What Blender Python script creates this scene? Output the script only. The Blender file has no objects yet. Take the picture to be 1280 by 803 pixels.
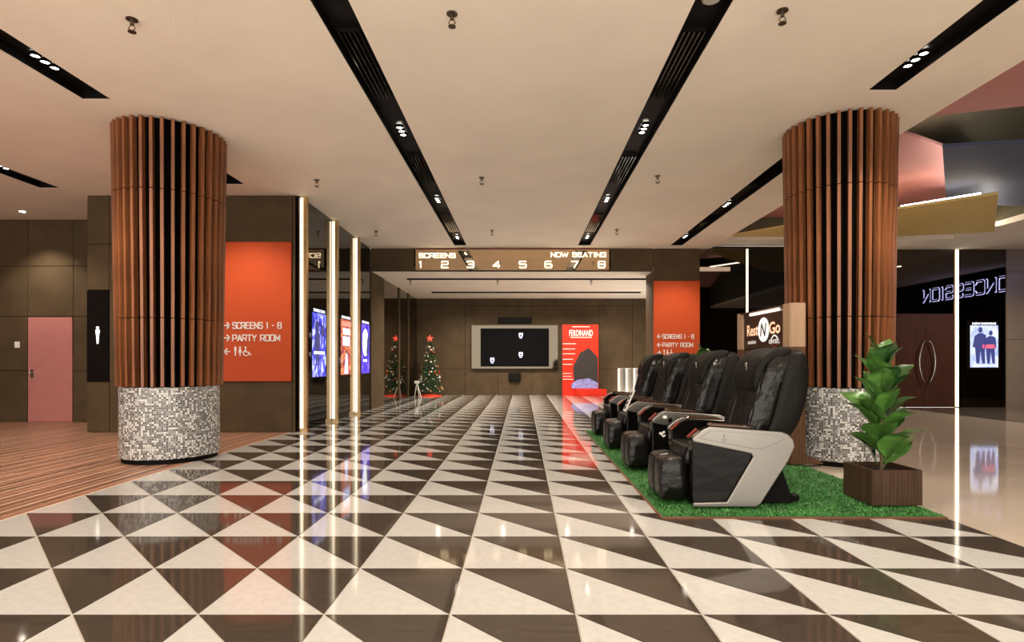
import bpy, bmesh, math, random
from mathutils import Vector, Matrix, noise
random.seed(7)
PI = math.pi
scene = bpy.context.scene
C = scene.collection

# ------------------------------------------------------------------ camera, world, exposure
F = 706.0; VX, VY = 653.0, 452.0; CH = 1.205          # focal length (px), vanishing point, eye height
cd = bpy.data.cameras.new('camera'); cam = bpy.data.objects.new('camera', cd); C.objects.link(cam)
cd.sensor_width = 36.0; cd.lens = 36.0 * F / 1280.0
cd.shift_x = -(VX - 640.0) / 1280.0; cd.shift_y = (VY - 401.5) / 1280.0
cd.clip_start = 0.05; cd.clip_end = 200
cam.location = (0, 0, CH); cam.rotation_euler = (PI/2, 0, 0)
scene.camera = cam
w = bpy.data.worlds.new('world'); scene.world = w; w.use_nodes = True
w.node_tree.nodes['Background'].inputs[0].default_value = (1.0, 0.92, 0.82, 1)
w.node_tree.nodes['Background'].inputs[1].default_value = 1.6
vs = scene.view_settings
vs.view_transform = 'Standard'; vs.look = 'None'; vs.gamma = 1.0; vs.use_curve_mapping = False
vs.exposure = 1.48
scene.cycles.caustics_reflective = False; scene.cycles.caustics_refractive = False
WARM = (1.0, 0.87, 0.72)
SPOT_W = 100.0                                           # one cluster of three downlights

def floor_at(px, py):
    Y = F*CH/(py-VY); return ((px-VX)/F*Y, Y)
def at(px, py, Z):
    Y = (Z-CH)*F/(VY-py); return ((px-VX)/F*Y, Y)

# ------------------------------------------------------------------ materials
def new_mat(name):
    m = bpy.data.materials.new(name); m.use_nodes = True
    nt = m.node_tree; b = nt.nodes['Principled BSDF']
    return m, nt, b
def mat(name, col, rough=0.5, metal=0.0, var=0.12, scale=6.0, bump=0.0, bscale=60.0, stretch=(1,1,1), ior=1.5, coat=0.0, emit=None, es=0.0, rvar=0.0):
    m, nt, b = new_mat(name); N = nt.nodes; L = nt.links
    tc = N.new('ShaderNodeTexCoord'); mp = N.new('ShaderNodeMapping'); mp.inputs['Scale'].default_value = stretch
    L.new(tc.outputs['Object'], mp.inputs['Vector'])
    nz = N.new('ShaderNodeTexNoise'); nz.inputs['Scale'].default_value = scale; nz.inputs['Detail'].default_value = 5
    L.new(mp.outputs[0], nz.inputs['Vector'])
    cr = N.new('ShaderNodeValToRGB')
    lo = [max(0, c*(1-var)) for c in col]; hi = [min(1, c*(1+var)) for c in col]
    cr.color_ramp.elements[0].position = 0.3; cr.color_ramp.elements[1].position = 0.7
    cr.color_ramp.elements[0].color = (*lo, 1); cr.color_ramp.elements[1].color = (*hi, 1)
    L.new(nz.outputs['Fac'], cr.inputs[0]); L.new(cr.outputs[0], b.inputs['Base Color'])
    b.inputs['Roughness'].default_value = rough; b.inputs['Metallic'].default_value = metal
    b.inputs['IOR'].default_value = ior; b.inputs['Coat Weight'].default_value = coat
    b.inputs['Coat Roughness'].default_value = 0.05
    if bump > 0:
        n2 = N.new('ShaderNodeTexNoise'); n2.inputs['Scale'].default_value = bscale; n2.inputs['Detail'].default_value = 4
        L.new(mp.outputs[0], n2.inputs['Vector'])
        bp = N.new('ShaderNodeBump'); bp.inputs['Strength'].default_value = bump; bp.inputs['Distance'].default_value = 0.02
        L.new(n2.outputs['Fac'], bp.inputs['Height']); L.new(bp.outputs[0], b.inputs['Normal'])
    if emit:
        b.inputs['Emission Color'].default_value = (*emit, 1); b.inputs['Emission Strength'].default_value = es
    return m
M = {}
M['ceiling'] = mat('ceiling_plaster', (0.90, 0.79, 0.665), 0.9, var=0.04, scale=1.2, bump=0.15, bscale=90, stretch=(1, 1, 1))
M['tile_light'] = mat('tile_cream', (0.405, 0.395, 0.375), 0.07, var=0.06, scale=22, ior=1.45)
M['tile_dark'] = mat('tile_brown', (0.046, 0.035, 0.027), 0.06, var=0.22, scale=9, stretch=(1, 3, 1), ior=1.5)
M['tile_bed'] = mat('grout', (0.42, 0.385, 0.33), 0.5, var=0.05)
M['cream_floor'] = mat('cream_stone', (0.46, 0.385, 0.31), 0.06, var=0.07, scale=1.6, ior=1.5)
M['dark_stone'] = mat('dark_stone', (0.11, 0.088, 0.07), 0.08, var=0.2, scale=4)
M['plank_bed'] = mat('plank_strip', (0.80, 0.66, 0.52), 0.35, var=0.05)
M['wall_brown'] = mat('brown_panel', (0.082, 0.056, 0.031), 0.6, ior=1.2, var=0.14, scale=2.5, stretch=(1, 1, 1), bump=0.03, bscale=120)
M['wall_core'] = mat('wall_core', (0.02, 0.014, 0.009), 0.9, ior=1.1)
M['black_glass'] = mat('black_glass', (0.004, 0.0035, 0.003), 0.015, var=0.0, ior=1.55)
M['black_facing'] = mat('black_gloss_panel', (0.006, 0.005, 0.005), 0.03, var=0.0, ior=1.4)
M['mirror'] = mat('smoked_mirror', (0.20, 0.155, 0.115), 0.03, metal=1.0, var=0.02, scale=1)
M['mirror_dark'] = mat('dark_mirror', (0.10, 0.088, 0.074), 0.02, metal=1.0, var=0.02, scale=1)
M['tv_frame'] = mat('tv_mirror_frame', (0.085, 0.072, 0.055), 0.04, metal=1.0, var=0.02)
M['bronze'] = mat('bronze_mirror', (0.74, 0.56, 0.37), 0.05, metal=1.0, var=0.02)
M['gold'] = mat('brass', (0.72, 0.50, 0.26), 0.28, metal=1.0, var=0.08)
M['orange'] = mat('orange_board', (0.50, 0.075, 0.021), 0.5, ior=1.25, var=0.03, scale=1.0)
M['pink_door'] = mat('pink_laminate', (0.47, 0.185, 0.17), 0.5, ior=1.25, var=0.05)
M['white'] = mat('white_paint', (0.8, 0.78, 0.74), 0.4, var=0.04)
M['steel'] = mat('brushed_steel', (0.6, 0.58, 0.55), 0.25, metal=1.0, var=0.06)
M['dark_metal'] = mat('aged_metal', (0.13, 0.10, 0.07), 0.35, metal=0.9, var=0.1)
M['silver'] = mat('silver_plastic', (0.235, 0.22, 0.20), 0.3, metal=0.85, var=0.04, scale=3)
M['black'] = mat('matte_black', (0.005, 0.0045, 0.0045), 0.6, ior=1.15, var=0.1)
M['void'] = mat('dark_core', (0.003, 0.0025, 0.002), 0.95, var=0.1, ior=1.05)
M['channel'] = mat('channel_black', (0.006, 0.005, 0.005), 0.5, ior=1.2, var=0.1)
M['tv_black'] = mat('tv_black', (0.003, 0.003, 0.003), 0.3, var=0.02, ior=1.12)
M['gloss_black'] = mat('gloss_black', (0.005, 0.0045, 0.004), 0.07, var=0.05, ior=1.38)
M['arm_gloss'] = mat('arm_gloss_black', (0.004, 0.0035, 0.003), 0.06, var=0.05, ior=1.28)
M['leather'] = mat('black_leather', (0.005, 0.0045, 0.004), 0.26, ior=1.36, var=0.2, scale=12, bump=0.6, bscale=11)
M['leather_matte'] = mat('black_suede', (0.0085, 0.0075, 0.0065), 0.5, ior=1.2, var=0.2, scale=20, bump=0.2, bscale=16)
M['red_trim'] = mat('red_trim', (0.22, 0.03, 0.016), 0.3)
M['pad_brown'] = mat('arm_pad', (0.055, 0.026, 0.014), 0.12, var=0.2)
M['slat'] = mat('teak_slat', (0.20, 0.07, 0.025), 0.42, var=0.35, scale=3.5, stretch=(8, 8, 0.6))
M['kiosk_light'] = mat('light_veneer', (0.38, 0.245, 0.15), 0.5, var=0.08, scale=4, stretch=(8, 8, 0.5))
M['kiosk_wood'] = mat('walnut_veneer', (0.10, 0.05, 0.026), 0.5, ior=1.25, var=0.3, scale=4, stretch=(14, 14, 0.5))
M['planter'] = mat('dark_walnut', (0.055, 0.030, 0.018), 0.42, ior=1.3, var=0.4, scale=5, stretch=(14, 14, 0.4))
M['door_wood'] = mat('red_walnut', (0.05, 0.019, 0.012), 0.4, ior=1.3, var=0.3, scale=3, stretch=(10, 10, 0.5))
M['soil'] = mat('soil', (0.02, 0.013, 0.009), 0.9, bump=0.5, bscale=80)
M['leaf'] = mat('leaf_green', (0.065, 0.165, 0.03), 0.32, var=0.6, scale=2.2, bump=0.08, bscale=30)
M['stem'] = mat('stem', (0.10, 0.07, 0.035), 0.7)
M['turf_base'] = mat('turf_backing', (0.018, 0.085, 0.014), 0.9, var=0.3, scale=40)
M['turf'] = mat('turf_blade', (0.042, 0.19, 0.034), 0.45, var=0.65, scale=25)
M['turf_edge'] = mat('turf_edge', (0.16, 0.05, 0.02), 0.8)
M['needle'] = mat('fir_needle', (0.016, 0.072, 0.022), 0.6, var=0.5, scale=20)
M['bauble_red'] = mat('bauble_red', (0.6, 0.03, 0.02), 0.15, metal=0.4)
M['bauble_white'] = mat('bauble_silver', (0.85, 0.83, 0.78), 0.15, metal=0.5)
M['bauble_gold'] = mat('bauble_gold', (0.75, 0.42, 0.16), 0.15, metal=0.7)
M['red_paper'] = mat('red_paper', (0.65, 0.045, 0.02), 0.5)
M['standee_red'] = mat('standee_red', (0.60, 0.028, 0.013), 0.5, ior=1.25, var=0.04)
M['print_black'] = mat('print_black', (0.02, 0.014, 0.013), 0.5)
M['print_violet'] = mat('print_violet', (0.22, 0.24, 0.55), 0.5, var=0.4, scale=8)
M['print_tan'] = mat('print_tan', (0.55, 0.30, 0.17), 0.5)
M['card'] = mat('grey_white_board', (0.45, 0.41, 0.36), 0.5, var=0.06)
M['pink'] = mat('pink_panel', (0.55, 0.25, 0.235), 0.7, var=0.04)
M['blue'] = mat('blue_panel', (0.07, 0.088, 0.16), 0.7, var=0.05)
M['yellow'] = mat('ochre_panel', (0.74, 0.56, 0.215), 0.7, var=0.05)
M['olive'] = mat('olive_paint', (0.10, 0.085, 0.05), 0.8, var=0.05)
M['grey_panel'] = mat('taupe_panel', (0.21, 0.165, 0.13), 0.35, var=0.06)
M['sign_brown'] = mat('sign_face', (0.055, 0.026, 0.016), 0.25, var=0.2)
def glow(name, col, s): return mat(name, (0.8, 0.8, 0.8), 0.4, var=0.02, emit=col, es=s)
M['lamp'] = glow('lamp_lens', (1.0, 0.9, 0.75), 12)
M['led'] = glow('led_warm', (1.0, 0.84, 0.58), 1.5)
M['led_cove'] = glow('led_cove', (1.0, 0.93, 0.80), 6.5)
M['led_cool'] = glow('led_pale', (1.0, 0.92, 0.76), 1.5)
M['letter_glow'] = glow('sign_letter_glow', (1.0, 0.76, 0.42), 1.0)
M['letter_blue'] = glow('sign_letter_blue', (0.42, 0.46, 1.0), 6.0)
M['icon_glow'] = glow('icon_glow', (1.0, 0.96, 0.9), 0.4)
M['screen_reflection'] = glow('screen_reflection', (0.6, 0.66, 1.0), 0.7)
M['header_glow'] = glow('header_glow', (0.78, 0.82, 1.0), 0.9)
M['orange_letter'] = glow('orange_letter', (1.0, 0.30, 0.06), 0.3)
M['white_letter'] = glow('white_letter', (1.0, 0.92, 0.84), 0.25)
M['strip_pink'] = glow('strip_light', (1.0, 0.72, 0.60), 1.2)

def poster_mat(name, c0, c1, c2, sx, sz, strength):
    m, nt, b = new_mat(name); N = nt.nodes; L = nt.links
    tc = N.new('ShaderNodeTexCoord'); mp = N.new('ShaderNodeMapping'); mp.inputs['Scale'].default_value = (sx, sx, sz)
    L.new(tc.outputs['Object'], mp.inputs[0])
    nz = N.new('ShaderNodeTexNoise'); nz.inputs['Scale'].default_value = 1.0; nz.inputs['Detail'].default_value = 6; nz.inputs['Distortion'].default_value = 0.8
    L.new(mp.outputs[0], nz.inputs['Vector'])
    cr = N.new('ShaderNodeValToRGB'); e = cr.color_ramp.elements
    e[0].position = 0.38; e[0].color = (*c0, 1); e[1].position = 0.66; e[1].color = (*c2, 1)
    k = e.new(0.5); k.color = (*c1, 1)
    L.new(nz.outputs['Fac'], cr.inputs[0])
    L.new(cr.outputs[0], b.inputs['Emission Color']); b.inputs['Emission Strength'].default_value = strength
    b.inputs['Base Color'].default_value = (0.02, 0.02, 0.03, 1); b.inputs['Roughness'].default_value = 0.1
    return m
M['poster_blue'] = poster_mat('poster_blue', (0.02, 0.02, 0.25), (0.10, 0.10, 0.85), (0.75, 0.78, 1.0), 9, 5, 0.5)
M['poster_orange'] = poster_mat('poster_orange', (0.10, 0.03, 0.12), (0.75, 0.14, 0.03), (0.9, 0.45, 0.2), 12, 10, 0.42)
M['poster_violet'] = poster_mat('poster_violet', (0.04, 0.02, 0.45), (0.09, 0.04, 0.75), (0.25, 0.15, 0.9), 5, 4, 0.5)
M['poster_pale'] = poster_mat('poster_pale', (0.42, 0.50, 0.95), (0.62, 0.70, 1.0), (0.85, 0.9, 1.0), 4, 3, 0.42)
M['poster_moon'] = glow('poster_moon', (0.75, 0.85, 1.0), 0.75)
M['poster_cyan'] = glow('poster_cyan', (0.35, 0.55, 1.0), 0.6)
M['poster_dark'] = mat('poster_ink', (0.02, 0.02, 0.06), 0.4, emit=(0.05, 0.06, 0.22), es=0.35)
M['poster_red'] = glow('poster_red', (1.0, 0.10, 0.08), 0.5)

def plank_mat():
    m, nt, b = new_mat('plank_wood'); N = nt.nodes; L = nt.links
    tc = N.new('ShaderNodeTexCoord'); mp = N.new('ShaderNodeMapping'); mp.inputs['Scale'].default_value = (30, 1.3, 1)
    L.new(tc.outputs['Object'], mp.inputs[0])
    oi = N.new('ShaderNodeObjectInfo')
    ad = N.new('ShaderNodeVectorMath'); ad.operation = 'ADD'
    sc = N.new('ShaderNodeMath'); sc.operation = 'MULTIPLY'; sc.inputs[1].default_value = 37
    L.new(oi.outputs['Random'], sc.inputs[0]); L.new(mp.outputs[0], ad.inputs[0]); L.new(sc.outputs[0], ad.inputs[1])
    nz = N.new('ShaderNodeTexNoise'); nz.inputs['Scale'].default_value = 1.0; nz.inputs['Detail'].default_value = 4
    L.new(ad.outputs[0], nz.inputs['Vector'])
    mx = N.new('ShaderNodeMath'); mx.operation = 'MULTIPLY_ADD'; mx.inputs[1].default_value = 0.45
    L.new(oi.outputs['Random'], mx.inputs[0])
    m2 = N.new('ShaderNodeMath'); m2.operation = 'MULTIPLY'; m2.inputs[1].default_value = 0.7
    L.new(nz.outputs['Fac'], m2.inputs[0]); L.new(m2.outputs[0], mx.inputs[2])
    cr = N.new('ShaderNodeValToRGB'); e = cr.color_ramp.elements
    e[0].position = 0.25; e[0].color = (0.13, 0.055, 0.032, 1); e[1].position = 0.8; e[1].color = (0.31, 0.145, 0.085, 1)
    L.new(mx.outputs[0], cr.inputs[0]); L.new(cr.outputs[0], b.inputs['Base Color'])
    b.inputs['Roughness'].default_value = 0.34
    return m
M['plank'] = plank_mat()

def mosaic_mat(size=0.024, R=0.54):
    m, nt, b = new_mat('mosaic_tiles'); N = nt.nodes; L = nt.links
    def ma(op, a=None, bb=None, va=None, vb=None):
        n = N.new('ShaderNodeMath'); n.operation = op
        if a is not None: L.new(a, n.inputs[0])
        if va is not None: n.inputs[0].default_value = va
        if bb is not None: L.new(bb, n.inputs[1])
        if vb is not None: n.inputs[1].default_value = vb
        return n.outputs[0]
    tc = N.new('ShaderNodeTexCoord'); sp = N.new('ShaderNodeSeparateXYZ'); L.new(tc.outputs['Object'], sp.inputs[0])
    an = ma('ARCTAN2', sp.outputs[1], sp.outputs[0])
    u = ma('MULTIPLY', an, vb=R/size); v = ma('DIVIDE', sp.outputs[2], vb=size)
    fu, fv = ma('FLOOR', u), ma('FLOOR', v)
    cb = N.new('ShaderNodeCombineXYZ'); L.new(fu, cb.inputs[0]); L.new(fv, cb.inputs[1])
    wn = N.new('ShaderNodeTexWhiteNoise'); wn.noise_dimensions = '2D'; L.new(cb.outputs[0], wn.inputs['Vector'])
    cr = N.new('ShaderNodeValToRGB'); cr.color_ramp.interpolation = 'CONSTANT'; e = cr.color_ramp.elements
    e[0].position = 0; e[0].color = (0.045, 0.043, 0.045, 1); e[1].position = 0.3; e[1].color = (0.24, 0.235, 0.23, 1)
    for p, c in ((0.5, (0.58, 0.575, 0.56, 1)), (0.7, (0.14, 0.135, 0.135, 1)), (0.86, (0.80, 0.79, 0.77, 1))):
        k = e.new(p); k.color = c
    L.new(wn.outputs['Value'], cr.inputs[0])
    du = ma('ABSOLUTE', ma('SUBTRACT', ma('FRACT', u), vb=0.5)); dv = ma('ABSOLUTE', ma('SUBTRACT', ma('FRACT', v), vb=0.5))
    g = ma('GREATER_THAN', ma('MAXIMUM', du, dv), vb=0.37)
    mix = N.new('ShaderNodeMix'); mix.data_type = 'RGBA'; L.new(g, mix.inputs[0]); L.new(cr.outputs[0], mix.inputs[6]); mix.inputs[7].default_value = (0.30, 0.295, 0.285, 1)
    L.new(mix.outputs[2], b.inputs['Base Color'])
    b.inputs['Roughness'].default_value = 0.22
    bp = N.new('ShaderNodeBump'); bp.inputs['Strength'].default_value = 0.5; bp.inputs['Distance'].default_value = 0.003; bp.invert = True
    L.new(g, bp.inputs['Height']); L.new(bp.outputs[0], b.inputs['Normal'])
    return m
M['mosaic'] = mosaic_mat()

# ------------------------------------------------------------------ mesh helpers
class MB:
    def __init__(self): self.v = []; self.f = []; self.s = []
    def add(self, vs, fs, smooth=False):
        o = len(self.v); self.v += [tuple(p) for p in vs]
        for f in fs: self.f.append([i+o for i in f]); self.s.append(smooth)
        return self
    def box(self, x0, x1, y0, y1, z0, z1):
        v = [(x0,y0,z0),(x1,y0,z0),(x1,y1,z0),(x0,y1,z0),(x0,y0,z1),(x1,y0,z1),(x1,y1,z1),(x0,y1,z1)]
        return self.add(v, [(0,3,2,1),(4,5,6,7),(0,1,5,4),(1,2,6,5),(2,3,7,6),(3,0,4,7)])
    def prism(self, poly, a0, a1, axis='z'):
        """poly: 2D points; axis: extrusion axis. 'z': (x,y); 'y': (x,z); 'x': (y,z)"""
        def P(p, a):
            if axis == 'z': return (p[0], p[1], a)
            if axis == 'y': return (p[0], a, p[1])
            return (a, p[0], p[1])
        n = len(poly); v = [P(p, a0) for p in poly] + [P(p, a1) for p in poly]
        ar = sum(poly[i][0]*poly[(i+1)%n][1] - poly[(i+1)%n][0]*poly[i][1] for i in range(n))
        flip = (ar < 0) ^ (axis == 'y')
        fs = [list(range(n))[::-1], list(range(n, 2*n))] + [(i, (i+1)%n, (i+1)%n+n, i+n) for i in range(n)]
        if a1 < a0: flip = not flip
        if flip: fs = [list(f)[::-1] for f in fs]
        return self.add(v, fs)
    def lathe(self, prof, n=24, cx=0, cy=0, smooth=True, cap=True):
        v = []; f = []
        for (r, z) in prof:
            for k in range(n):
                a = 2*PI*k/n; v.append((cx+r*math.cos(a), cy+r*math.sin(a), z))
        for i in range(len(prof)-1):
            for k in range(n):
                k2 = (k+1) % n; f.append((i*n+k, i*n+k2, (i+1)*n+k2, (i+1)*n+k))
        self.add(v, f, smooth)
        if cap:
            self.add(v[:n], [list(range(n))[::-1]]); self.add(v[-n:], [list(range(n))])
        return self
    def tube(self, pts, r, n=8, closed=False, smooth=True):
        pts = [Vector(p) for p in pts]; m = len(pts); v = []; f = []
        rr = r if isinstance(r, (list, tuple)) else [r]*m
        for i, p in enumerate(pts):
            a = pts[(i-1) % m] if (closed or i > 0) else p
            b = pts[(i+1) % m] if (closed or i < m-1) else p
            t = (b-a).normalized(); up = Vector((0,0,1)) if abs(t.z) < 0.9 else Vector((0,1,0))
            s = t.cross(up).normalized(); q = s.cross(t)
            for k in range(n):
                g = 2*PI*k/n; v.append(p + s*rr[i]*math.cos(g) + q*rr[i]*math.sin(g))
        last = m if closed else m-1
        for i in range(last):
            for k in range(n):
                k2 = (k+1) % n; j = (i+1) % m
                f.append((i*n+k, i*n+k2, j*n+k2, j*n+k))
        self.add(v, f, smooth)
        if not closed:
            self.add(v[:n], [list(range(n))]); self.add(v[-n:], [list(range(n))[::-1]])
        return self
    def sphere(self, c, r, nu=10, nv=6, sc=(1,1,1)):
        v = [(c[0], c[1], c[2]-r*sc[2])]; f = []
        for i in range(1, nv):
            b = -PI/2 + PI*i/nv
            for k in range(nu):
                a = 2*PI*k/nu
                v.append((c[0]+r*sc[0]*math.cos(b)*math.cos(a), c[1]+r*sc[1]*math.cos(b)*math.sin(a), c[2]+r*sc[2]*math.sin(b)))
        v.append((c[0], c[1], c[2]+r*sc[2])); top = len(v)-1
        for k in range(nu): f.append((0, 1+(k+1)%nu, 1+k)); f.append((top, 1+(nv-2)*nu+k, 1+(nv-2)*nu+(k+1)%nu))
        for i in range(nv-2):
            for k in range(nu):
                a = 1+i*nu+k; b = 1+i*nu+(k+1)%nu; f.append((a, b, b+nu, a+nu))
        return self.add(v, f, True)
    def mesh(self, name):
        me = bpy.data.meshes.new(name); me.from_pydata(self.v, [], self.f); me.update()
        me.polygons.foreach_set('use_smooth', self.s)
        return me
    def build(self, name, m, parent=None, bevel=0, seg=2, loc=None):
        o = bpy.data.objects.new(name, self.mesh(name)); C.objects.link(o)
        o.data.materials.append(M[m] if isinstance(m, str) else m)
        if parent is not None: o.parent = parent
        if loc: o.location = loc
        if bevel:
            md = o.modifiers.new('bevel', 'BEVEL'); md.width = bevel; md.segments = seg; md.limit_method = 'ANGLE'; md.angle_limit = 0.6
        return o
def Bx(*a): return MB().box(*a)
def inst(o, parent, loc=(0,0,0), rot=(0,0,0), scale=(1,1,1)):
    c = o.copy(); C.objects.link(c); c.parent = parent; c.location = loc; c.rotation_euler = rot; c.scale = scale; return c
def tag(o, label, cat, group=None):
    o['label'] = label; o['category'] = cat
    if group: o['group'] = group
    return o
def thing(name, label, cat, loc=(0,0,0), rotz=0, group=None):
    o = bpy.data.objects.new(name, None); C.objects.link(o); o.location = loc; o.rotation_euler = (0,0,rotz); o.empty_display_size = 0.2
    return tag(o, label, cat, group)
def struct(o, label=None):
    o['kind'] = 'structure'
    if label: o['label'] = label
    return o
def spot(parent, loc, power, angle=110, blend=0.7, radius=0.06, col=WARM, aim=None):
    ld = bpy.data.lights.new('downlight_beam', 'SPOT'); ld.energy = power; ld.spot_size = math.radians(angle); ld.spot_blend = blend
    ld.shadow_soft_size = radius; ld.color = col
    o = bpy.data.objects.new('downlight_beam', ld); C.objects.link(o); o.location = loc
    if parent is not None: o.parent = parent
    if aim is not None:
        o.rotation_euler = (Vector(aim)).to_track_quat('-Z', 'Y').to_euler()
    return o

# --- stroke lettering (wide squared capitals)
G = {
 'S': [[(1,.84),(.9,1),(.1,1),(0,.9),(0,.62),(.1,.52),(.9,.52),(1,.42),(1,.1),(.9,0),(.1,0),(0,.16)]],
 'C': [[(1,.8),(1,.9),(.9,1),(.1,1),(0,.9),(0,.1),(.1,0),(.9,0),(1,.1),(1,.2)]],
 'R': [[(0,0),(0,1),(.9,1),(1,.9),(1,.55),(.9,.45),(0,.45)],[(.6,.45),(1,0)]],
 'E': [[(1,1),(.1,1),(0,.9),(0,.1),(.1,0),(1,0)],[(0,.52),(.9,.52)]],
 'N': [[(0,0),(0,1),(1,0),(1,1)]],
 'O': [[(.1,0),(0,.1),(0,.9),(.1,1),(.9,1),(1,.9),(1,.1),(.9,0),(.1,0)]],
 'W': [[(0,1),(.25,0),(.5,.8),(.75,0),(1,1)]],
 'A': [[(0,0),(.5,1),(1,0)],[(.22,.3),(.78,.3)]],
 'T': [[(0,1),(1,1)],[(.5,1),(.5,0)]],
 'I': [[(.5,0),(.5,1)]],
 'G': [[(1,.82),(.9,1),(.1,1),(0,.9),(0,.1),(.1,0),(1,0),(1,.5),(.6,.5)]],
 'P': [[(0,0),(0,1),(.9,1),(1,.9),(1,.5),(.9,.4),(0,.4)]],
 'Y': [[(0,1),(.5,.45),(1,1)],[(.5,.45),(.5,0)]],
 'M': [[(0,0),(0,1),(.5,.2),(1,1),(1,0)]],
 '1': [[(.25,.82),(.5,1),(.5,0)]],
 '2': [[(0,.85),(.1,1),(.9,1),(1,.9),(1,.6),(.9,.5),(.1,.5),(0,.4),(0,0),(1,0)]],
 '3': [[(0,.9),(.1,1),(.9,1),(1,.9),(1,.1),(.9,0),(.1,0),(0,.1)],[(.25,.52),(1,.52)]],
 '4': [[(.8,0),(.8,1),(0,.28),(1,.28)]],
 '5': [[(1,1),(0,1),(0,.55),(.9,.55),(1,.45),(1,.1),(.9,0),(.1,0),(0,.1)]],
 '6': [[(.9,1),(.1,1),(0,.9),(0,.1),(.1,0),(.9,0),(1,.1),(1,.45),(.9,.55),(0,.55)]],
 '7': [[(0,1),(1,1),(.4,0)]],
 '8': [[(.1,0),(0,.1),(0,.9),(.1,1),(.9,1),(1,.9),(1,.1),(.9,0),(.1,0)],[(0,.52),(1,.52)]],
 '-': [[(.2,.5),(.8,.5)]],
 '>': [[(0,.5),(1,.5)],[(.5,1),(1,.5),(.5,0)]],
 '<': [[(1,.5),(0,.5)],[(.5,1),(0,.5),(.5,0)]],
}
GW = {'I': .3, '1': .6, '-': .5, ' ': .55, 'W': 1.5, 'M': 1.15}
def stroke_add(mb, pl, O, U, V, Nn, t, d, sx=1, sy=1):
    O, U, V, Nn = Vector(O), Vector(U), Vector(V), Vector(Nn)
    P = [(p[0]*sx, p[1]*sy) for p in pl]
    def q(x, y, k): return O + U*x + V*y + Nn*k
    for (a, b) in zip(P[:-1], P[1:]):
        dx, dy = b[0]-a[0], b[1]-a[1]; l = math.hypot(dx, dy) or 1
        nx, ny = -dy/l*t/2, dx/l*t/2
        c = [(a[0]+nx,a[1]+ny),(a[0]-nx,a[1]-ny),(b[0]-nx,b[1]-ny),(b[0]+nx,b[1]+ny)]
        mb.add([q(x,y,0) for x,y in c]+[q(x,y,d) for x,y in c], [(0,1,2,3),(4,5,6,7)[::1],(0,1,5,4),(1,2,6,5),(2,3,7,6),(3,0,4,7)])
    for a in P:
        c = [(a[0]+t/2*math.cos(g*PI/4), a[1]+t/2*math.sin(g*PI/4)) for g in range(8)]
        mb.add([q(x,y,d*1.02) for x,y in c], [tuple(range(8))])
def write(mb, text, O, U, V, Nn, h, wf=1.35, gap=.42, t=.17, d=.01, width=None):
    """write text with letter height h; if width is given the advance is scaled to fit"""
    tot = sum(GW.get(c, 1)*wf+gap for c in text)-gap
    k = (width/(tot*h)) if width else 1.0
    x = 0
    for c in text:
        lw = GW.get(c, 1)*wf*h*k
        if c != ' ':
            for pl in G[c]:
                stroke_add(mb, pl, Vector(O)+Vector(U)*x, U, V, Nn, t*h, d, lw, h)
        x += lw + gap*h*k
    return x
def words(txt, O, h, t_, width, m, parent, wf=1.35, gap=.42):
    tot = sum(GW.get(c, 1)*wf+gap for c in txt)-gap; k = width/(tot*h); x = 0
    for wd in txt.split(' '):
        mb = MB(); ln = (sum(GW.get(c, 1)*wf+gap for c in wd)-gap)*h*k
        write(mb, wd, (O[0]+x, O[1], O[2]), (1,0,0), (0,0,1), (0,-1,0), h, wf, gap, t_, 0.01, ln); mb.build('lettering', m, parent)
        x += ln + (2*gap+GW[' ']*wf)*h*k
def disc_add(mb, c, r, O, U, V, Nn, d, n=20, ry=None):
    O, U, V, Nn = Vector(O), Vector(U), Vector(V), Vector(Nn); ry = ry or r
    ring = [(c[0]+r*math.cos(2*PI*k/n), c[1]+ry*math.sin(2*PI*k/n)) for k in range(n)]
    poly_add(mb, ring, O, U, V, Nn, d)
def poly_add(mb, ring, O, U, V, Nn, d):
    O, U, V, Nn = Vector(O), Vector(U), Vector(V), Vector(Nn); n = len(ring)
    v = [O+U*x+V*y for x, y in ring] + [O+U*x+V*y+Nn*d for x, y in ring]
    mb.add(v, [tuple(range(n))[::-1], tuple(range(n, 2*n))] + [(i, (i+1)%n, (i+1)%n+n, i+n) for i in range(n)])
def font_text(name, text, O, U, V, Nn, h, m, parent, width=None, shear=0, depth=0.004, bold=0.0):
    cu = bpy.data.curves.new('t', 'FONT'); cu.body = text; cu.size = 1.0; cu.shear = shear; cu.offset = bold; cu.extrude = 0.0
    cu.resolution_u = 3
    ob = bpy.data.objects.new('t', cu); C.objects.link(ob)
    dg = bpy.context.evaluated_depsgraph_get(); dg.update()
    me = bpy.data.meshes.new_from_object(ob.evaluated_get(dg))
    bpy.data.objects.remove(ob)
    xs = [v.co.x for v in me.vertices]; ys = [v.co.y for v in me.vertices]
    x0, x1, y0, y1 = min(xs), max(xs), min(ys), max(ys)
    sy = h/(y1-y0); sx = (width/(x1-x0)) if width else sy
    O, U, V, Nn = Vector(O), Vector(U), Vector(V), Vector(Nn)
    for v in me.vertices: v.co = O + U*((v.co.x-x0)*sx) + V*((v.co.y-y0)*sy) + Nn*depth
    me.name = name; me.materials.clear(); me.materials.append(M[m])
    o = bpy.data.objects.new(name, me); C.objects.link(o); o.parent = parent
    return o
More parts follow.
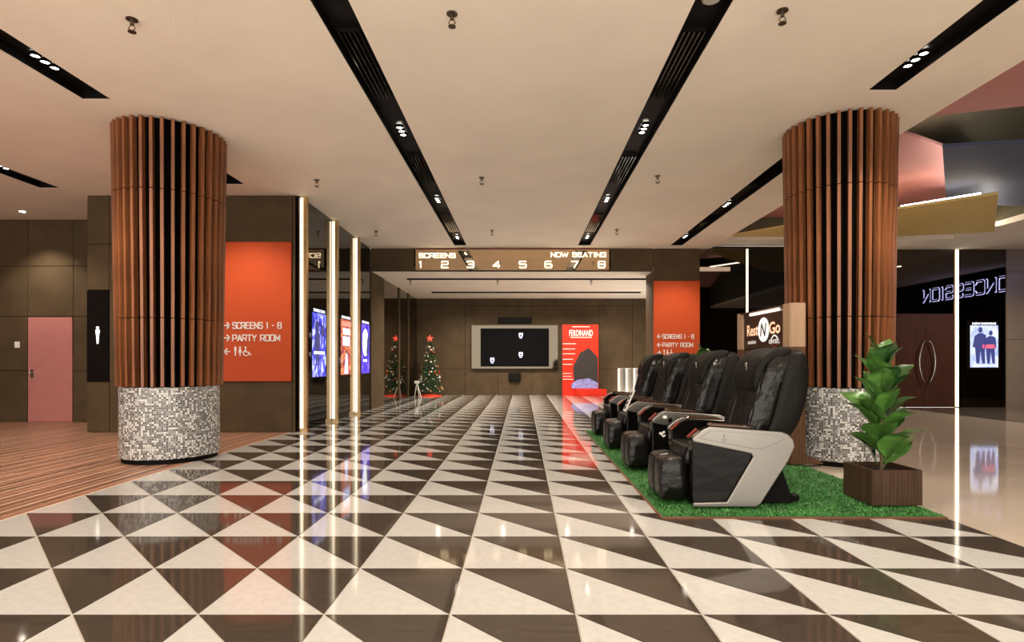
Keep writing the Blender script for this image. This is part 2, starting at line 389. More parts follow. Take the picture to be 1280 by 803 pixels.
def icons(mb, O, U, V, Nn, h, d, which):
    """man, woman and wheelchair pictograms side by side"""
    if which == 0:
        x = 0.12*h; disc_add(mb, (x, .9*h), .09*h, O, U, V, Nn, d, 12)
        poly_add(mb, [(x-.13*h,.78*h),(x-.05*h,.35*h),(x-.05*h,0),(x+.05*h,0),(x+.05*h,.35*h),(x+.13*h,.78*h),(x,.83*h)][::-1], O, U, V, Nn, d)
    elif which == 1:
        x = .62*h; disc_add(mb, (x, .9*h), .09*h, O, U, V, Nn, d, 12)
        poly_add(mb, [(x-.07*h,.78*h),(x-.18*h,.32*h),(x-.05*h,.32*h),(x-.05*h,0),(x+.05*h,0),(x+.05*h,.32*h),(x+.18*h,.32*h),(x+.07*h,.78*h),(x,.83*h)][::-1], O, U, V, Nn, d)
    else:
        x = 1.25*h; disc_add(mb, (x-.05*h, .9*h), .09*h, O, U, V, Nn, d, 12)
        ring = [(x+.28*h*math.cos(a), .28*h+.28*h*math.sin(a)) for a in [math.radians(100+k*20) for k in range(13)]]
        stroke_add(mb, ring, O, U, V, Nn, .09*h, d)
        stroke_add(mb, [(x-.05*h,.8*h),(x,.38*h),(x+.3*h,.38*h),(x+.42*h,.1*h),(x+.55*h,.14*h)], O, U, V, Nn, .1*h, d)

def spline(pts, n=4, closed=True):
    out = []; m = len(pts)
    for i in range(m if closed else m-1):
        p0, p1, p2, p3 = (pts[(i+k-1) % m] for k in range(4)) if closed else (pts[max(i-1,0)], pts[i], pts[i+1], pts[min(i+2,m-1)])
        for k in range(n):
            t = k/n
            out.append(tuple(0.5*((2*p1[c]) + (p2[c]-p0[c])*t + (2*p0[c]-5*p1[c]+4*p2[c]-p3[c])*t*t + (3*p1[c]-p0[c]-3*p2[c]+p3[c])*t**3) for c in (0,1)))
    return out
def inflate(prof, hw, y0=0, slices=16, power=4.5, wr=0.0, wscale=9, sub=4, seed=0, inset=0.10):
    """a stuffed cushion: the (x,z) outline extruded across y, its rim rounded off like a pillow"""
    P = spline(prof, sub); n = len(P); mb = MB()
    cx = sum(p[0] for p in P)/n; cz = sum(p[1] for p in P)/n
    v = []; f = []
    for s in range(slices+1):
        th = -PI/2 + PI*s/slices
        t = math.copysign(abs(math.sin(th))**0.55, math.sin(th))
        r = 1 - inset*(abs(t)**power) - (0.55 if s in (0, slices) else 0)
        for (x, z) in P:
            q = Vector((cx+(x-cx)*r, y0+hw*t, cz+(z-cz)*r))
            if wr and 0 < s < slices:
                k = noise.noise(Vector((q.x*wscale, q.y*wscale*.6, q.z*wscale*1.6))+Vector((seed*7.3,0,0)))
                d = Vector((x-cx, 0, z-cz)).normalized(); q += d*wr*k
            v.append(q)
    for s in range(slices):
        for k in range(n):
            k2 = (k+1) % n; f.append((s*n+k, (s+1)*n+k, (s+1)*n+k2, s*n+k2))
    ar = sum(P[i][0]*P[(i+1)%n][1]-P[(i+1)%n][0]*P[i][1] for i in range(n))
    if ar > 0: f = [g[::-1] for g in f]
    mb.add(v, f, True)
    a = list(range(n)); b = list(range(slices*n, (slices+1)*n))
    mb.add(v, [a if ar < 0 else a, b[::-1]], True)
    return mb

# ================================================================== SETTING
ZC = 4.03                                    # main ceiling
YB = 20.3                                    # back wall
XL = -3.80                                   # corridor left glazing plane
TW = 0.6; TX0 = -3.9446; TY0 = 2.688 - 0.6*7 # tile grid
YC = -2.7                                    # ceiling overhangs the floor edge; unseen side left open to let ambient light in
TX1 = TX0 + 12*TW

# ---- floor with triangular tiles
floor = struct(Bx(TX0, TX1, TY0, YB, -0.10, -0.004).build('floor', 'tile_bed'), 'glossy floor of cream and brown triangular tiles')
g = 0.0035
def tri_mesh(name, kind, m, edge=0.0025):
    a, b = g, TW-g; s = g*1.5
    if kind == 'L': tri = [(a, a), (b-s, a), (a, b-s)]
    else: tri = [(b, b), (a+s, b), (b, a+s)]
    mb = MB(); mb.prism(tri, -0.02, 0.0, 'z')
    me = mb.mesh(name); me.materials.append(M[m]); return me
meL = tri_mesh('tile', 'L', 'tile_light'); meD = tri_mesh('tile', 'D', 'tile_dark')
cells = []
ny = int(math.ceil((YB-TY0)/TW))
for j in range(ny):
    for i in range(12):
        x, y = TX0+i*TW, TY0+j*TW
        if y+TW > YB+0.001: continue
        for kind in 'LD':
            cxx = x + (0.2 if kind == 'L' else 0.4); cyy = y + (0.2 if kind == 'L' else 0.4)
            if cyy < 1.9: vis = 0
            else:
                px = VX+cxx/cyy*F; py = VY+CH*F/cyy
                vis = 1/cyy**3 if (-90 < px < 1370 and py < 880) else 0
            cells.append((vis, x, y, kind))
cells.sort(key=lambda c: -c[0])
for (vis, x, y, kind) in cells[:300]:
    o = bpy.data.objects.new('tile', meL if kind == 'L' else meD); C.objects.link(o); o.parent = floor; o.location = (x, y, 0)
rest = {'L': MB(), 'D': MB()}
for (vis, x, y, kind) in cells[300:]:
    a, b = g, TW-g; s = g*1.5
    tri = [(x+a, y+a), (x+b-s, y+a), (x+a, y+b-s)] if kind == 'L' else [(x+b, y+b), (x+a+s, y+b), (x+b, y+a+s)]
    rest[kind].prism(tri, -0.02, 0.0, 'z')
ys_last = TY0 + int((YB-TY0)/TW)*TW
for i in range(12):                          # cut row against the back wall
    x = TX0+i*TW; hgt = YB-ys_last
    rest['L'].prism([(x+g, ys_last+g), (x+TW-g*2.5, ys_last+g), (x+TW-g*2.5-(hgt-g), YB), (x+g, YB)], -0.02, 0.0)
    rest['D'].prism([(x+TW-g, ys_last+g*2), (x+TW-g, YB), (x+TW-(hgt-2*g), YB)], -0.02, 0.0)
o = rest['L'].build('far_tile', 'tile_light', floor); o['kind'] = 'stuff'
o = rest['D'].build('far_tile', 'tile_dark', floor); o['kind'] = 'stuff'

# ---- wooden plank floor on the left
XW = -11.6
fw = struct(Bx(XW, TX0, TY0, 11.3, -0.10, -0.001).build('floor_wood', 'plank_bed'), 'reddish plank floor with pale joints beside the tiles')
pw = 0.105; npk = int((TX0-XW)/pw)
pms = {}
def plank_mesh(wd, ln):
    key = (round(wd,3), round(ln,2))
    if key not in pms:
        me = Bx(-wd, 0, 0, ln, -0.02, 0.0).mesh('plank'); me.materials.append(M['plank']); pms[key] = me
    return pms[key]
for k in range(npk):
    x = TX0 - k*pw - (0.002 if k % 2 else 0.012)
    wd = pw - (0.008 if k % 2 else 0.018)
    cuts = [TY0, 1.6+1.1*(k % 3), 5.2+0.9*((k*2) % 3), 11.28]
    for a, b in zip(cuts[:-1], cuts[1:]):
        o = bpy.data.objects.new('plank', plank_mesh(wd, b-a-0.006)); C.objects.link(o); o.parent = fw; o.location = (x, a+0.003, 0)

# ---- cream stone floor on the right, with a dark border
XR = 15.0
struct(MB().box(TX1, 9.75, TY0, 14.8, -0.10, 0.0).build('floor_cream', 'cream_floor'), 'polished cream stone floor behind the planter')
struct(MB().box(9.754, XR, TY0, 14.8, -0.10, 0.0).build('floor_border', 'dark_stone'), 'dark polished stone floor border by the poster wall')

# ---- ceiling with slots
SLOTS = [(-7.85, -7.53, -2.4, 9.19), (-4.73, -4.43, -2.4, 6.08), (-4.73, -4.43, 7.95, 9.0), (-1.66, -1.36, -2.4, 13.75),
         (1.35, 1.65, -2.4, 13.75), (3.60, 3.89, -2.4, 5.88), (3.60, 3.89, 7.75, 13.75)]
def plate(holes, x0, x1, y0, y1, z0, z1):
    xs = sorted({x0, x1} | {h[0] for h in holes} | {h[1] for h in holes}); ys = sorted({y0, y1} | {h[2] for h in holes} | {h[3] for h in holes})
    mb = MB()
    for a, b in zip(xs[:-1], xs[1:]):
        run = None
        for c, d in zip(ys[:-1], ys[1:]):
            mx, my = (a+b)/2, (c+d)/2
            inh = any(h[0] < mx < h[1] and h[2] < my < h[3] for h in holes)
            if not inh: run = (run[0], d) if run else (c, d)
            if inh and run: mb.box(a, b, run[0], run[1], z0, z1); run = None
        if run: mb.box(a, b, run[0], run[1], z0, z1)
    return mb
XCE = 4.70                                   # main ceiling edge beside the colourful recess
ceil = struct(plate(SLOTS, XW, XCE, YC, 14.12, ZC, ZC+0.12).build('ceiling', 'ceiling'), 'warm cream plaster ceiling with dark slots')
soff_slots = [(-3.2, 3.9, 15.35, 15.68), (-3.0, 3.9, 18.3, 18.72)]
ZS = 3.465
struct(plate(soff_slots, XL, 5.2, 14.12, YB, ZS, ZS+0.1).build('ceiling_soffit', 'ceiling'), 'lower cream ceiling over the corridor')
for s in soff_slots:
    mb = MB().box(s[0], s[1], s[2], s[3], ZS+0.10, ZS+0.12)
    t = thing('linear_slot', 'thin black linear slot in the lower ceiling, ' + ('beside the lit number sign' if s[2] < 17 else 'above the television wall'), 'ceiling slot', (0, 0, 0))
    mb.build('channel', 'channel', t)
    mb2 = MB()
    mb2.box(s[0], s[1], s[2], s[2]+0.012, ZS+0.001, ZS+0.1); mb2.box(s[0], s[1], s[3]-0.012, s[3], ZS+0.001, ZS+0.1)
    mb2.build('edge_rail', 'channel', t)
    for k in range(4):
        x = s[0] + (s[1]-s[0])*(k+.5)/4
        Bx(x-0.10, x+0.10, s[2]+0.02, s[3]-0.02, ZS+0.05, ZS+0.062).build('lamp_strip', 'black', t)
        spot(t, (x, (s[2]+s[3])/2, ZS+0.03), 140, 150, 0.8, 0.05)

# ---- walls made of panels
def panels(parent, axis, fixed, us, zs, m, thick=0.02, gap=0.006, name='panel', skip=None, sign=-1):
    """a grid of panels standing proud of a wall; axis 'y': wall facing -Y at y=fixed, 'x': wall facing +X/-X at x=fixed"""
    for a, b in zip(us[:-1], us[1:]):
        for c, d in zip(zs[:-1], zs[1:]):
            if skip and skip((a+b)/2, (c+d)/2): continue
            if axis == 'y': mb = Bx(a+gap, b-gap, min(fixed, fixed+sign*thick), max(fixed, fixed+sign*thick), c+gap, d-gap)
            else: mb = Bx(min(fixed, fixed+sign*thick), max(fixed, fixed+sign*thick), a+gap, b-gap, c+gap, d-gap)
            mb.build(name, m, parent)
wb = struct(Bx(XL-0.2, 5.2, YB, YB+0.2, 0, ZS+0.1).build('wall_back', 'wall_core'), 'brown panelled wall behind the television')
panels(wb, 'y', YB, [-3.8, -2.05, -0.87, 0.34, 1.55, 2.75, 3.95, 5.2], [0, 0.93, 3.2, ZS], 'wall_brown')
# left door wall
YD = 11.25
wl = struct(Bx(XW, -7.40, YD, YD+0.2, 0, ZC).build('wall_left', 'wall_core'), 'dark brown panelled wall with the pink door')
panels(wl, 'y', YD, [XW, -9.84, -8.93, -7.40], [0, 1.02, 2.10, 3.1, ZC], 'wall_brown', skip=lambda x, z: -9.84 < x < -8.93 and z < 2.10)
struct(Bx(XW-0.2, XW, TY0, YD+0.2, 0, ZC).build('wall_side_left', 'wall_brown'))
# sign wall (block between the washroom recess and the corridor)
YS = 9.62
ws = struct(Bx(-7.40, XL-0.06, YS, YD+0.2, 0, ZC).build('wall_sign', 'wall_core'), 'brown panelled wall carrying the orange direction board')
panels(ws, 'y', YS, [-7.40, -7.02, -5.14], [0, 0.86, 2.42, 3.2, ZC], 'wall_brown', skip=lambda x, z: x < -7.02 and 0.86 < z < 2.42)
panels(ws, 'y', YS, [-5.14, -3.91], [0, 0.86, 3.24, ZC], 'wall_brown', skip=lambda x, z: 0.86 < z < 3.24)
panels(ws, 'y', YS, [-3.91, XL-0.06], [0, 0.86, ZC], 'wall_brown')
# corridor left: black glass, brown panel, smoked mirror
wc = struct(Bx(XL-0.06-0.2, XL-0.03, YD+0.2, YB, 0, ZC).build('wall_corridor', 'wall_core'), 'left corridor wall of black glass and smoked mirror')
PY = [9.70, 11.32, 12.86]
glass_edges = [9.62, 11.25, 12.80, 14.10]
for k, (a, b) in enumerate(zip(glass_edges[:-1], glass_edges[1:])):
    Bx(XL-0.028, XL, a+0.004, b-0.004, 0, ZC).build('glass_panel', 'black_glass', wc)
Bx(XL-0.028, XL+0.02, 14.12, 15.45, 0, ZS).build('panel', 'wall_brown', wc)
for a, b in ((15.46, 17.30), (17.42, 18.70), (18.82, YB-0.03)): Bx(XL-0.028, XL, a, b, 0, ZS).build('mirror_panel', 'mirror', wc)
for y in (17.36, 18.76): Bx(XL-0.028, XL+0.03, y-0.055, y+0.055, 0, ZS).build('strip', 'wall_brown', wc)
# beam and right pier
YP = 14.12
bm = struct(Bx(XL, 3.27, YP, YP+0.10, ZS-0.0, ZC).build('trim_1', 'wall_core'), 'brown panelled beam over the corridor mouth')
panels(bm, 'y', YP, [XL, -2.70], [ZS, ZC], 'wall_brown'); panels(bm, 'y', YP, [2.20, 3.27], [ZS, ZC], 'wall_brown')
wp = struct(Bx(3.29, 4.43, YP+0.001, 14.95, 0, ZC).build('wall_pier', 'wall_core'), 'brown pier carrying the orange direction board')
panels(wp, 'y', YP, [3.27, 4.43], [0, 0.87, 3.22, ZC], 'wall_brown', skip=lambda x, z: 0.87 < z < 3.22)
Bx(3.27, 3.289, YP+0.0, 14.95, 0, ZS).build('panel', 'wall_brown', wp)
struct(Bx(5.0, 5.2, 14.95, YB, 0, ZS+0.1).build('wall_corridor_right', 'wall_brown'))
struct(Bx(4.43, 5.2, 14.75, 14.95, 0, ZC).build('wall_pier_return', 'wall_core'))
# mirror wall right of the pier
wm = struct(Bx(4.43, 8.6, 14.24, 14.44, 0, 4.1).build('wall_mirror', 'wall_core'), 'dark mirrored wall beside the orange pier')
for a, b in ((4.435, 5.60), (5.70, 7.1), (7.11, 8.6)): Bx(a, b, 14.20, 14.238, 0.0, 4.05).build('mirror_panel', 'mirror_dark' if a < 5.65 else 'black_facing', wm)
# right rear wall
YR = 14.80; ZR = 4.14
wr = struct(Bx(8.6, XR, YR+0.03, YR+0.25, 0, ZR+0.1).build('wall_right', 'wall_core'), 'dark glossy wall with wooden double door and film poster')
Bx(8.61, 9.74, YR, YR+0.028, 0, ZR).build('mirror_panel', 'black_facing', wr)
Bx(9.75, 11.31, YR, YR+0.028, 2.47, ZR).build('mirror_panel', 'mirror_dark', wr)
Bx(11.42, 12.66, YR, YR+0.028, 0, ZR).build('mirror_panel', 'mirror_dark', wr)
for c, d in ((0, 1.78), (1.79, 3.55), (3.56, ZR)): Bx(12.67, XR, YR-0.02, YR+0.028, c, d).build('panel', 'grey_panel', wr)
struct(Bx(XR, XR+0.2, TY0, YR+0.25, 0, ZR+1.2).build('wall_concession', 'wall_core'))
# ceiling around the colourful recess
XRC = 10.35; YRC = 13.55
struct(MB().box(XCE, XR, YRC, YR+0.03, ZR, ZR+0.12).box(XRC, XR, YC, YRC, ZR, ZR+0.12).build('ceiling_right', 'ceiling'), 'cream ceiling strip around the colourful recess')
ZT = 5.25
struct(Bx(XCE-0.02, XRC+0.2, YC, YRC+0.15, ZT, ZT+0.1).build('ceiling_recess', 'olive'), 'olive ceiling plane deep in the recess')
struct(MB().box(XCE-0.14, XCE-0.02, YC, YRC, ZC+0.12, ZT).box(XRC, XRC+0.12, YC, YRC, ZR+0.12, ZT).box(XCE, XRC, YRC, YRC+0.12, ZR+0.12, ZT).build('trim_2', 'olive'), 'olive upstand around the recess')
struct(MB().box(6.0, XR, YC-0.2, YC, 0, 5.3).build('wall_front', 'wall_brown'), 'unseen brown wall added to keep the bright open side out of the mirrors')  # added behind the camera so the mirrors don't reflect the bright opening
struct(Bx(6.0, XR, YC, TY0, -0.1, 0).build('floor_landing', 'dark_stone'))

# ================================================================== CEILING CHANNELS
def downlight(parent, x, y, z, power):
    for k in (-1, 0, 1):
        h = MB().lathe([(0.048, z-0.012), (0.048, z+0.02), (0.036, z+0.02), (0.036, z-0.012), (0.048, z-0.012)], 14, x, y+k*0.11, cap=False).build('downlight', 'channel', parent)
        MB().lathe([(0.0355, z-0.004), (0.0355, z+0.012)], 14, x, y+k*0.11, smooth=False).build('lens', 'lamp', h)
    if power: spot(parent, (x, y, z-0.03), power)
def grille(parent, x0, x1, y0, y1, z):
    gr = Bx(x0+0.05, x1-0.05, y0, y0+0.012, z-0.03, z).build('grille', 'channel', parent)
    for k in range(5):
        x = x0+0.06+(x1-x0-0.12)*k/4
        Bx(x-0.006, x+0.006, y0+0.014, y1, z-0.035, z).build('louvre', 'gloss_black', gr)
ch_info = [
 ('black ceiling channel over the plank floor by the pink door', [2.2, 5.4, 8.3], []),
 ('black ceiling channel ending before the left slatted pillar', [-0.6, 2.4, 5.42], []),
 ('short black ceiling channel between slatted pillar and orange direction board', [8.56], []),
 ('long black ceiling channel leading to the word SCREENS', [-1.8, 1.1, 4.05, 7.05, 10.07, 13.1], [(4.9, 6.15), (7.9, 9.1), (11.0, 12.5)]),
 ('long black ceiling channel leading to the words NOW SEATING', [-1.8, 1.1, 4.05, 6.98, 10.03, 13.05], [(4.9, 6.15), (7.9, 9.1), (11.0, 12.5)]),
 ('black ceiling channel ending before the pillar by the massage chairs', [-0.6, 2.4, 5.38], []),
 ('black ceiling channel running from pillar to orange pier board', [10.35, 13.0], [(8.2, 9.2), (11.2, 12.2)]),
]
for s, (lab, lamps, grs) in zip(SLOTS, ch_info):
    x0, x1, y0, y1 = s; zt = ZC+0.11
    t = thing('ceiling_channel', lab, 'ceiling channel', ((x0+x1)/2, y0, ZC), 0, 'black lighting channels in the ceiling')
    ox, oy = (x0+x1)/2, y0; hw = (x1-x0)/2; L_ = y1-y0; e = 0.002
    mb = MB().box(-hw+e, hw-e, e, L_-e, 0.09, 0.115)
    mb.box(-hw+e, -hw+0.012, e, L_-e, 0.003, 0.09).box(hw-0.012, hw-e, e, L_-e, 0.003, 0.09)
    mb.box(-hw+0.012, hw-0.012, e, 0.012, 0.003, 0.09).box(-hw+0.012, hw-0.012, L_-0.012, L_-e, 0.003, 0.09)
    mb.build('channel', 'channel', t)
    for y in lamps: downlight(t, 0, y-oy, 0.055, SPOT_W)
    for a, b in grs: grille(t, -hw, hw, a-oy, b-oy, 0.075)
sx, sy = at(882, 7, ZC)
t = thing('ceiling_speaker', 'round pale ceiling speaker in a black channel', 'speaker', (1.5, sy, ZC+0.05))
MB().lathe([(0.075, 0.0), (0.075, 0.038)], 20, smooth=False).build('rim', 'steel', t); MB().lathe([(0.062, -0.006), (0.062, -0.0005)], 20, smooth=False).build('grille', 'card', t)
# sprinkler heads
def sprinkler_proto():
    mb = MB().lathe([(0.045, -0.008), (0.045, 0.0)], 14).lathe([(0.016, -0.05), (0.016, -0.008)], 8)
    body = mb
    arms = MB().tube([(0.014,0,-0.05),(0.028,0,-0.075),(0.006,0,-0.10)], 0.005, 5).tube([(-0.014,0,-0.05),(-0.028,0,-0.075),(-0.006,0,-0.10)], 0.005, 5)
    dfl = MB().lathe([(0.032, -0.108), (0.032, -0.102)], 12)
    return body, arms, dfl
sb, sa, sd = sprinkler_proto()
sp_pts = [(165,30),(565,23),(978,19),(396,228),(602,225),(822,223),(470,292),(615,291),(771,290)]
sp_first = None
def add_sprinkler(x, y, z, label, group):
    global sp_first
    t = thing('fire_sprinkler', label, 'sprinkler', (x, y, z), 0, group)
    if sp_first is None:
        a = sb.build('body', 'dark_metal', t); b = sa.build('frame_arm', 'dark_metal', t); c = sd.build('deflector', 'dark_metal', t); sp_first = (a, b, c)
    else:
        for q in sp_first: inst(q, t)
sp_lab = ['beside the channel that ends before the left slatted pillar', 'between the two long channels, farthest from the number sign', 'between the NOW SEATING channel and the right pillar channel', 'in front of the lit brass posts', 'between the two long channels, midway to the number sign', 'between the NOW SEATING channel and the massage chair pillar', 'above the violet moon poster', 'between the two long channels, closest to the number sign', 'beside the NOW SEATING channel close to the number sign']
for (px, py), sl in zip(sp_pts, sp_lab):
    x, y = at(px, py-6 if py < 100 else py-3, ZC)
    add_sprinkler(x, y, ZC, 'metal fire sprinkler ' + sl, 'sprinklers on the main ceiling')
for px, py, sl in ((513, 351, 'beside the mirrored corridor wall'), (622, 351, 'in front of the television'), (739, 351, 'in front of the red standee')):
    x, y = at(px, py, ZS); add_sprinkler(x, y, ZS, 'metal fire sprinkler under the lower ceiling ' + sl, 'sprinklers on the lower ceiling')
x, y = at(28, 264, ZC)
t = thing('recessed_downlight', 'small round recessed downlight above the pink door wall', 'downlight', (x, y, ZC))
MB().lathe([(0.07, -0.010), (0.07, 0.0)], 20, smooth=False).build('rim', 'steel', t)
MB().lathe([(0.045, -0.016), (0.045, -0.0105)], 16, smooth=False).build('lens', 'lamp', t); spot(t, (0, 0, -0.03), 110, 100)

rl = ['over the dark stone border, closest to the film poster', 'over the dark stone border, midway along the concession wall', 'over the dark stone border, farthest from the film poster']
for yy_, l_ in zip((12.2, 8.6, 4.6), rl):  # fill lamps added out of view to brighten the cream floor and ochre panel
    t = thing('recessed_downlight', 'added unseen fill downlight ' + l_, 'downlight', (11.6, yy_, ZR))
    MB().lathe([(0.09, -0.010), (0.09, 0.0)], 20, smooth=False).build('rim', 'steel', t)
    MB().lathe([(0.065, -0.016), (0.065, -0.0105)], 16, smooth=False).build('lens', 'lamp', t); spot(t, (0, 0, -0.03), 260, 150)
# ================================================================== SLATTED PILLARS
def pillar(cx, cy, label):
    t = thing('slatted_pillar', label, 'pillar', (cx, cy, 0))
    R = 0.54
    MB().lathe([(R-0.03, 0), (R-0.03, 0.06)], 64).build('plinth', 'black', t)
    MB().lathe([(R, 0.06), (R, 0.90)], 72).build('mosaic_base', 'mosaic', t)
    MB().lathe([(0.505, 0.905), (0.55, ZC-0.005)], 48).build('core', 'void', t)
    n = 35; zs = [0.905, 1.71, 3.20, ZC-0.004]
    ro = lambda z: 0.575 + 0.045*(z-0.9)/(ZC-0.9)
    for a, b in zip(zs[:-1], zs[1:]):
        z0, z1 = a+0.005, b-0.005
        hw = 0.0165
        mb = MB(); v = []
        for z in (z0, z1):
            r1 = ro(z); r0 = r1-0.068
            v += [(r0, -hw, z), (r1, -hw, z), (r1, hw, z), (r0, hw, z)]
        mb.add(v, [(0,3,2,1),(4,5,6,7),(0,1,5,4),(1,2,6,5),(2,3,7,6),(3,0,4,7)])
        first = None
        for k in range(n):
            an = 2*PI*(k+.5)/n
            if first is None: first = mb.build('slat', 'slat', t); first.rotation_euler = (0,0,an)
            else: inst(first, t, rot=(0,0,an))
    return t
pillar(-4.39, 7.06, 'round timber slatted pillar with mosaic base beside the plank floor')
pillar(3.84, 6.87, 'round timber slatted pillar with mosaic base behind the massage chairs')

# ================================================================== LED POSTS
def led_post(x, y, label, h=ZC):
    t = thing('light_post', label, 'light post', (x, y, 0), 0, 'lit brass posts along the black glass')
    Bx(0.0, 0.105, -0.04, 0.04, 0.05, h-0.004).build('brass_fin', 'gold', t)
    Bx(0.004, 0.045, -0.050, -0.041, 0.06, h-0.03).build('light_strip', 'led', t)
    Bx(-0.0, 0.125, -0.055, 0.055, 0.0, 0.05).build('foot', 'gold', t)
    return t
for y, l in zip(PY, ('tall lit brass post at the corner beside the orange board', 'tall lit brass post between the first two coming soon posters', 'tall lit brass post between the last two coming soon posters')):
    led_post(XL+0.003, y, l)
t = thing('light_strip', 'thin vertical light strip rising behind the snack kiosk sign', 'light strip', (5.65, 14.235, 0)); t['label'] = 'thin vertical light strip in the mirror wall beside the orange pier'
Bx(-0.03, 0.03, -0.035, 0.0, 0.0, 4.04).build('housing', 'gold', t); Bx(-0.018, 0.018, -0.048, -0.036, 0.02, 4.03).build('light_tube', 'led_cool', t)
t = thing('light_strip', 'thick vertical light strip between wooden double door and film poster', 'light strip', (11.365, YR+0.025, 0))
Bx(-0.052, 0.052, -0.05, 0.0, 0.0, ZR-0.01).build('housing', 'gold', t); Bx(-0.034, 0.034, -0.066, -0.051, 0.02, ZR-0.02).build('light_tube', 'led_cool', t)

# ================================================================== DIRECTION BOARDS AND SIGNS
FX, FZ, FN = Vector((1,0,0)), Vector((0,0,1)), Vector((0,-1,0))
def direction_board(x0, x1, z0, z1, y, label, arr, ks):
    t = thing('direction_board', label, 'sign', ((x0+x1)/2, y, z0))
    hw = (x1-x0)/2
    Bx(-hw, hw, -0.04, -0.001, 0.0, z1-z0).build('board', 'orange', t, 0.004)
    s = (x1-x0)
    yy = -0.041
    rows = [('SCREENS 1 - 8', arr[0], ks[0]), ('PARTY ROOM', arr[1], ks[1])]
    ax = -hw+0.055*s+0.02
    for txt, a, zz in rows:
        h = 0.10
        mb = MB(); write(mb, a, (ax, yy, zz-z0), FX, FZ, FN, h, wf=0.95, t=.2); mb.build('arrow', 'white', t)
        ln = 0.675 if 'SCREENS' in txt else 0.655
        words(txt, (-hw+0.19*s, yy, zz-z0), h, .17, ln*s, 'white', t)
    mb = MB(); write(mb, arr[2], (ax, yy, ks[2]-z0+0.02), FX, FZ, FN, 0.10, wf=0.95, t=.2); mb.build('arrow', 'white', t)
    for w_ in range(3):
        mb = MB(); icons(mb, (-hw+0.21*s, yy, ks[2]-z0), FX, FZ, FN, 0.16, 0.01, w_); mb.build('pictogram', 'white', t)
    return t
kz = lambda py, Y: CH + (VY-py)/F*Y
direction_board(-5.14, -3.925, 0.865, 3.235, YS, 'orange direction board beside the lit brass corner post', '>><', (kz(411,YS), kz(426.5,YS), kz(445,YS)))
direction_board(3.275, 4.425, 0.875, 3.215, YP, 'orange direction board on the pier behind the massage chairs', '<<>', (kz(423.5,YP), kz(434,YP), kz(445,YP)))
# lit number sign on the beam
SX0, SX1, SZ0, SZ1 = -2.66, 2.16, 3.475, 3.985
t = thing('number_sign', 'bronze mirror sign with glowing SCREENS 1 to 8 NOW SEATING', 'sign', ((SX0+SX1)/2, YP, SZ0))
cx = (SX0+SX1)/2
Bx(SX0-cx, SX1-cx, -0.05, -0.001, 0, SZ1-SZ0).build('face', 'bronze', t)
Bx(SX0-cx-0.02, SX1-cx+0.02, -0.065, -0.001, SZ1-SZ0+0.001, SZ1-SZ0+0.025).build('top_rail', 'red_trim', t)
def pxx(p): return (p-VX)/F*(YP-0.05)-cx
def pzz(p): return CH+(VY-p)/F*(YP-0.05)-SZ0
mb = MB(); write(mb, 'SCREENS', (pxx(524), -0.051, pzz(322.3)), FX, FZ, FN, pzz(317)-pzz(322.3), t=.22, width=pxx(569)-pxx(524)); mb.build('lettering', 'letter_glow', t)
words('NOW SEATING', (pxx(689), -0.051, pzz(321.3)), pzz(316)-pzz(321.3), .22, pxx(757)-pxx(689), 'letter_glow', t)
for n_, p in zip('12345678', (526, 556, 588, 620.5, 653.5, 685.5, 718.5, 752)):
    mb = MB(); hgt = pzz(327)-pzz(334.7); wd = hgt*(1.05 if n_ != '1' else .75)
    for pl in G[n_]: stroke_add(mb, pl, (pxx(p)-wd/2, -0.051, pzz(334.7)), FX, FZ, FN, .2*hgt, 0.01, wd, hgt)
    mb.build('number', 'letter_glow', t)
# washroom panel
t = thing('washroom_sign', 'tall black glass panel with glowing man pictogram', 'sign', (-7.21, YS, 0.865))
Bx(-0.185, 0.185, -0.03, -0.001, 0.0, 1.55).build('panel', 'black_facing', t)
mb = MB(); h = 0.30; O_ = (0.0, -0.031, kz(430, YS)-0.865)
disc_add(mb, (0.0, .9*h), .085*h, O_, FX, FZ, FN, 0.006, 14)
poly_add(mb, [(-.13*h,.77*h),(-.07*h,.4*h),(-.045*h,0),(.045*h,0),(.07*h,.4*h),(.13*h,.77*h),(0,.83*h)][::-1], O_, FX, FZ, FN, 0.006)
mb.build('pictogram', 'icon_glow', t)
# concession sign on the far right wall, seen in the dark mirror only
t = thing('concession_sign', 'glowing blue CONCESSION lettering reflected in the dark mirror', 'sign', (XR-0.001, 10.6, 3.35))
UY = Vector((0,-1,0))
Bx(-0.04, 0.0, -2.4, 2.4, -0.25, 0.8).build('backing', 'black', t)
mb = MB(); write(mb, 'CONCESSION', (-0.06, 2.05, 0.06), UY, FZ, Vector((-1,0,0)), 0.42, t=.12, d=0.03, width=4.1); mb.build('lettering', 'black', t)
mb = MB(); write(mb, 'CONCESSION', (-0.045, 2.05, 0.06), UY, FZ, Vector((-1,0,0)), 0.42, t=.19, d=0.008, width=4.1); mb.build('halo', 'letter_blue', t)

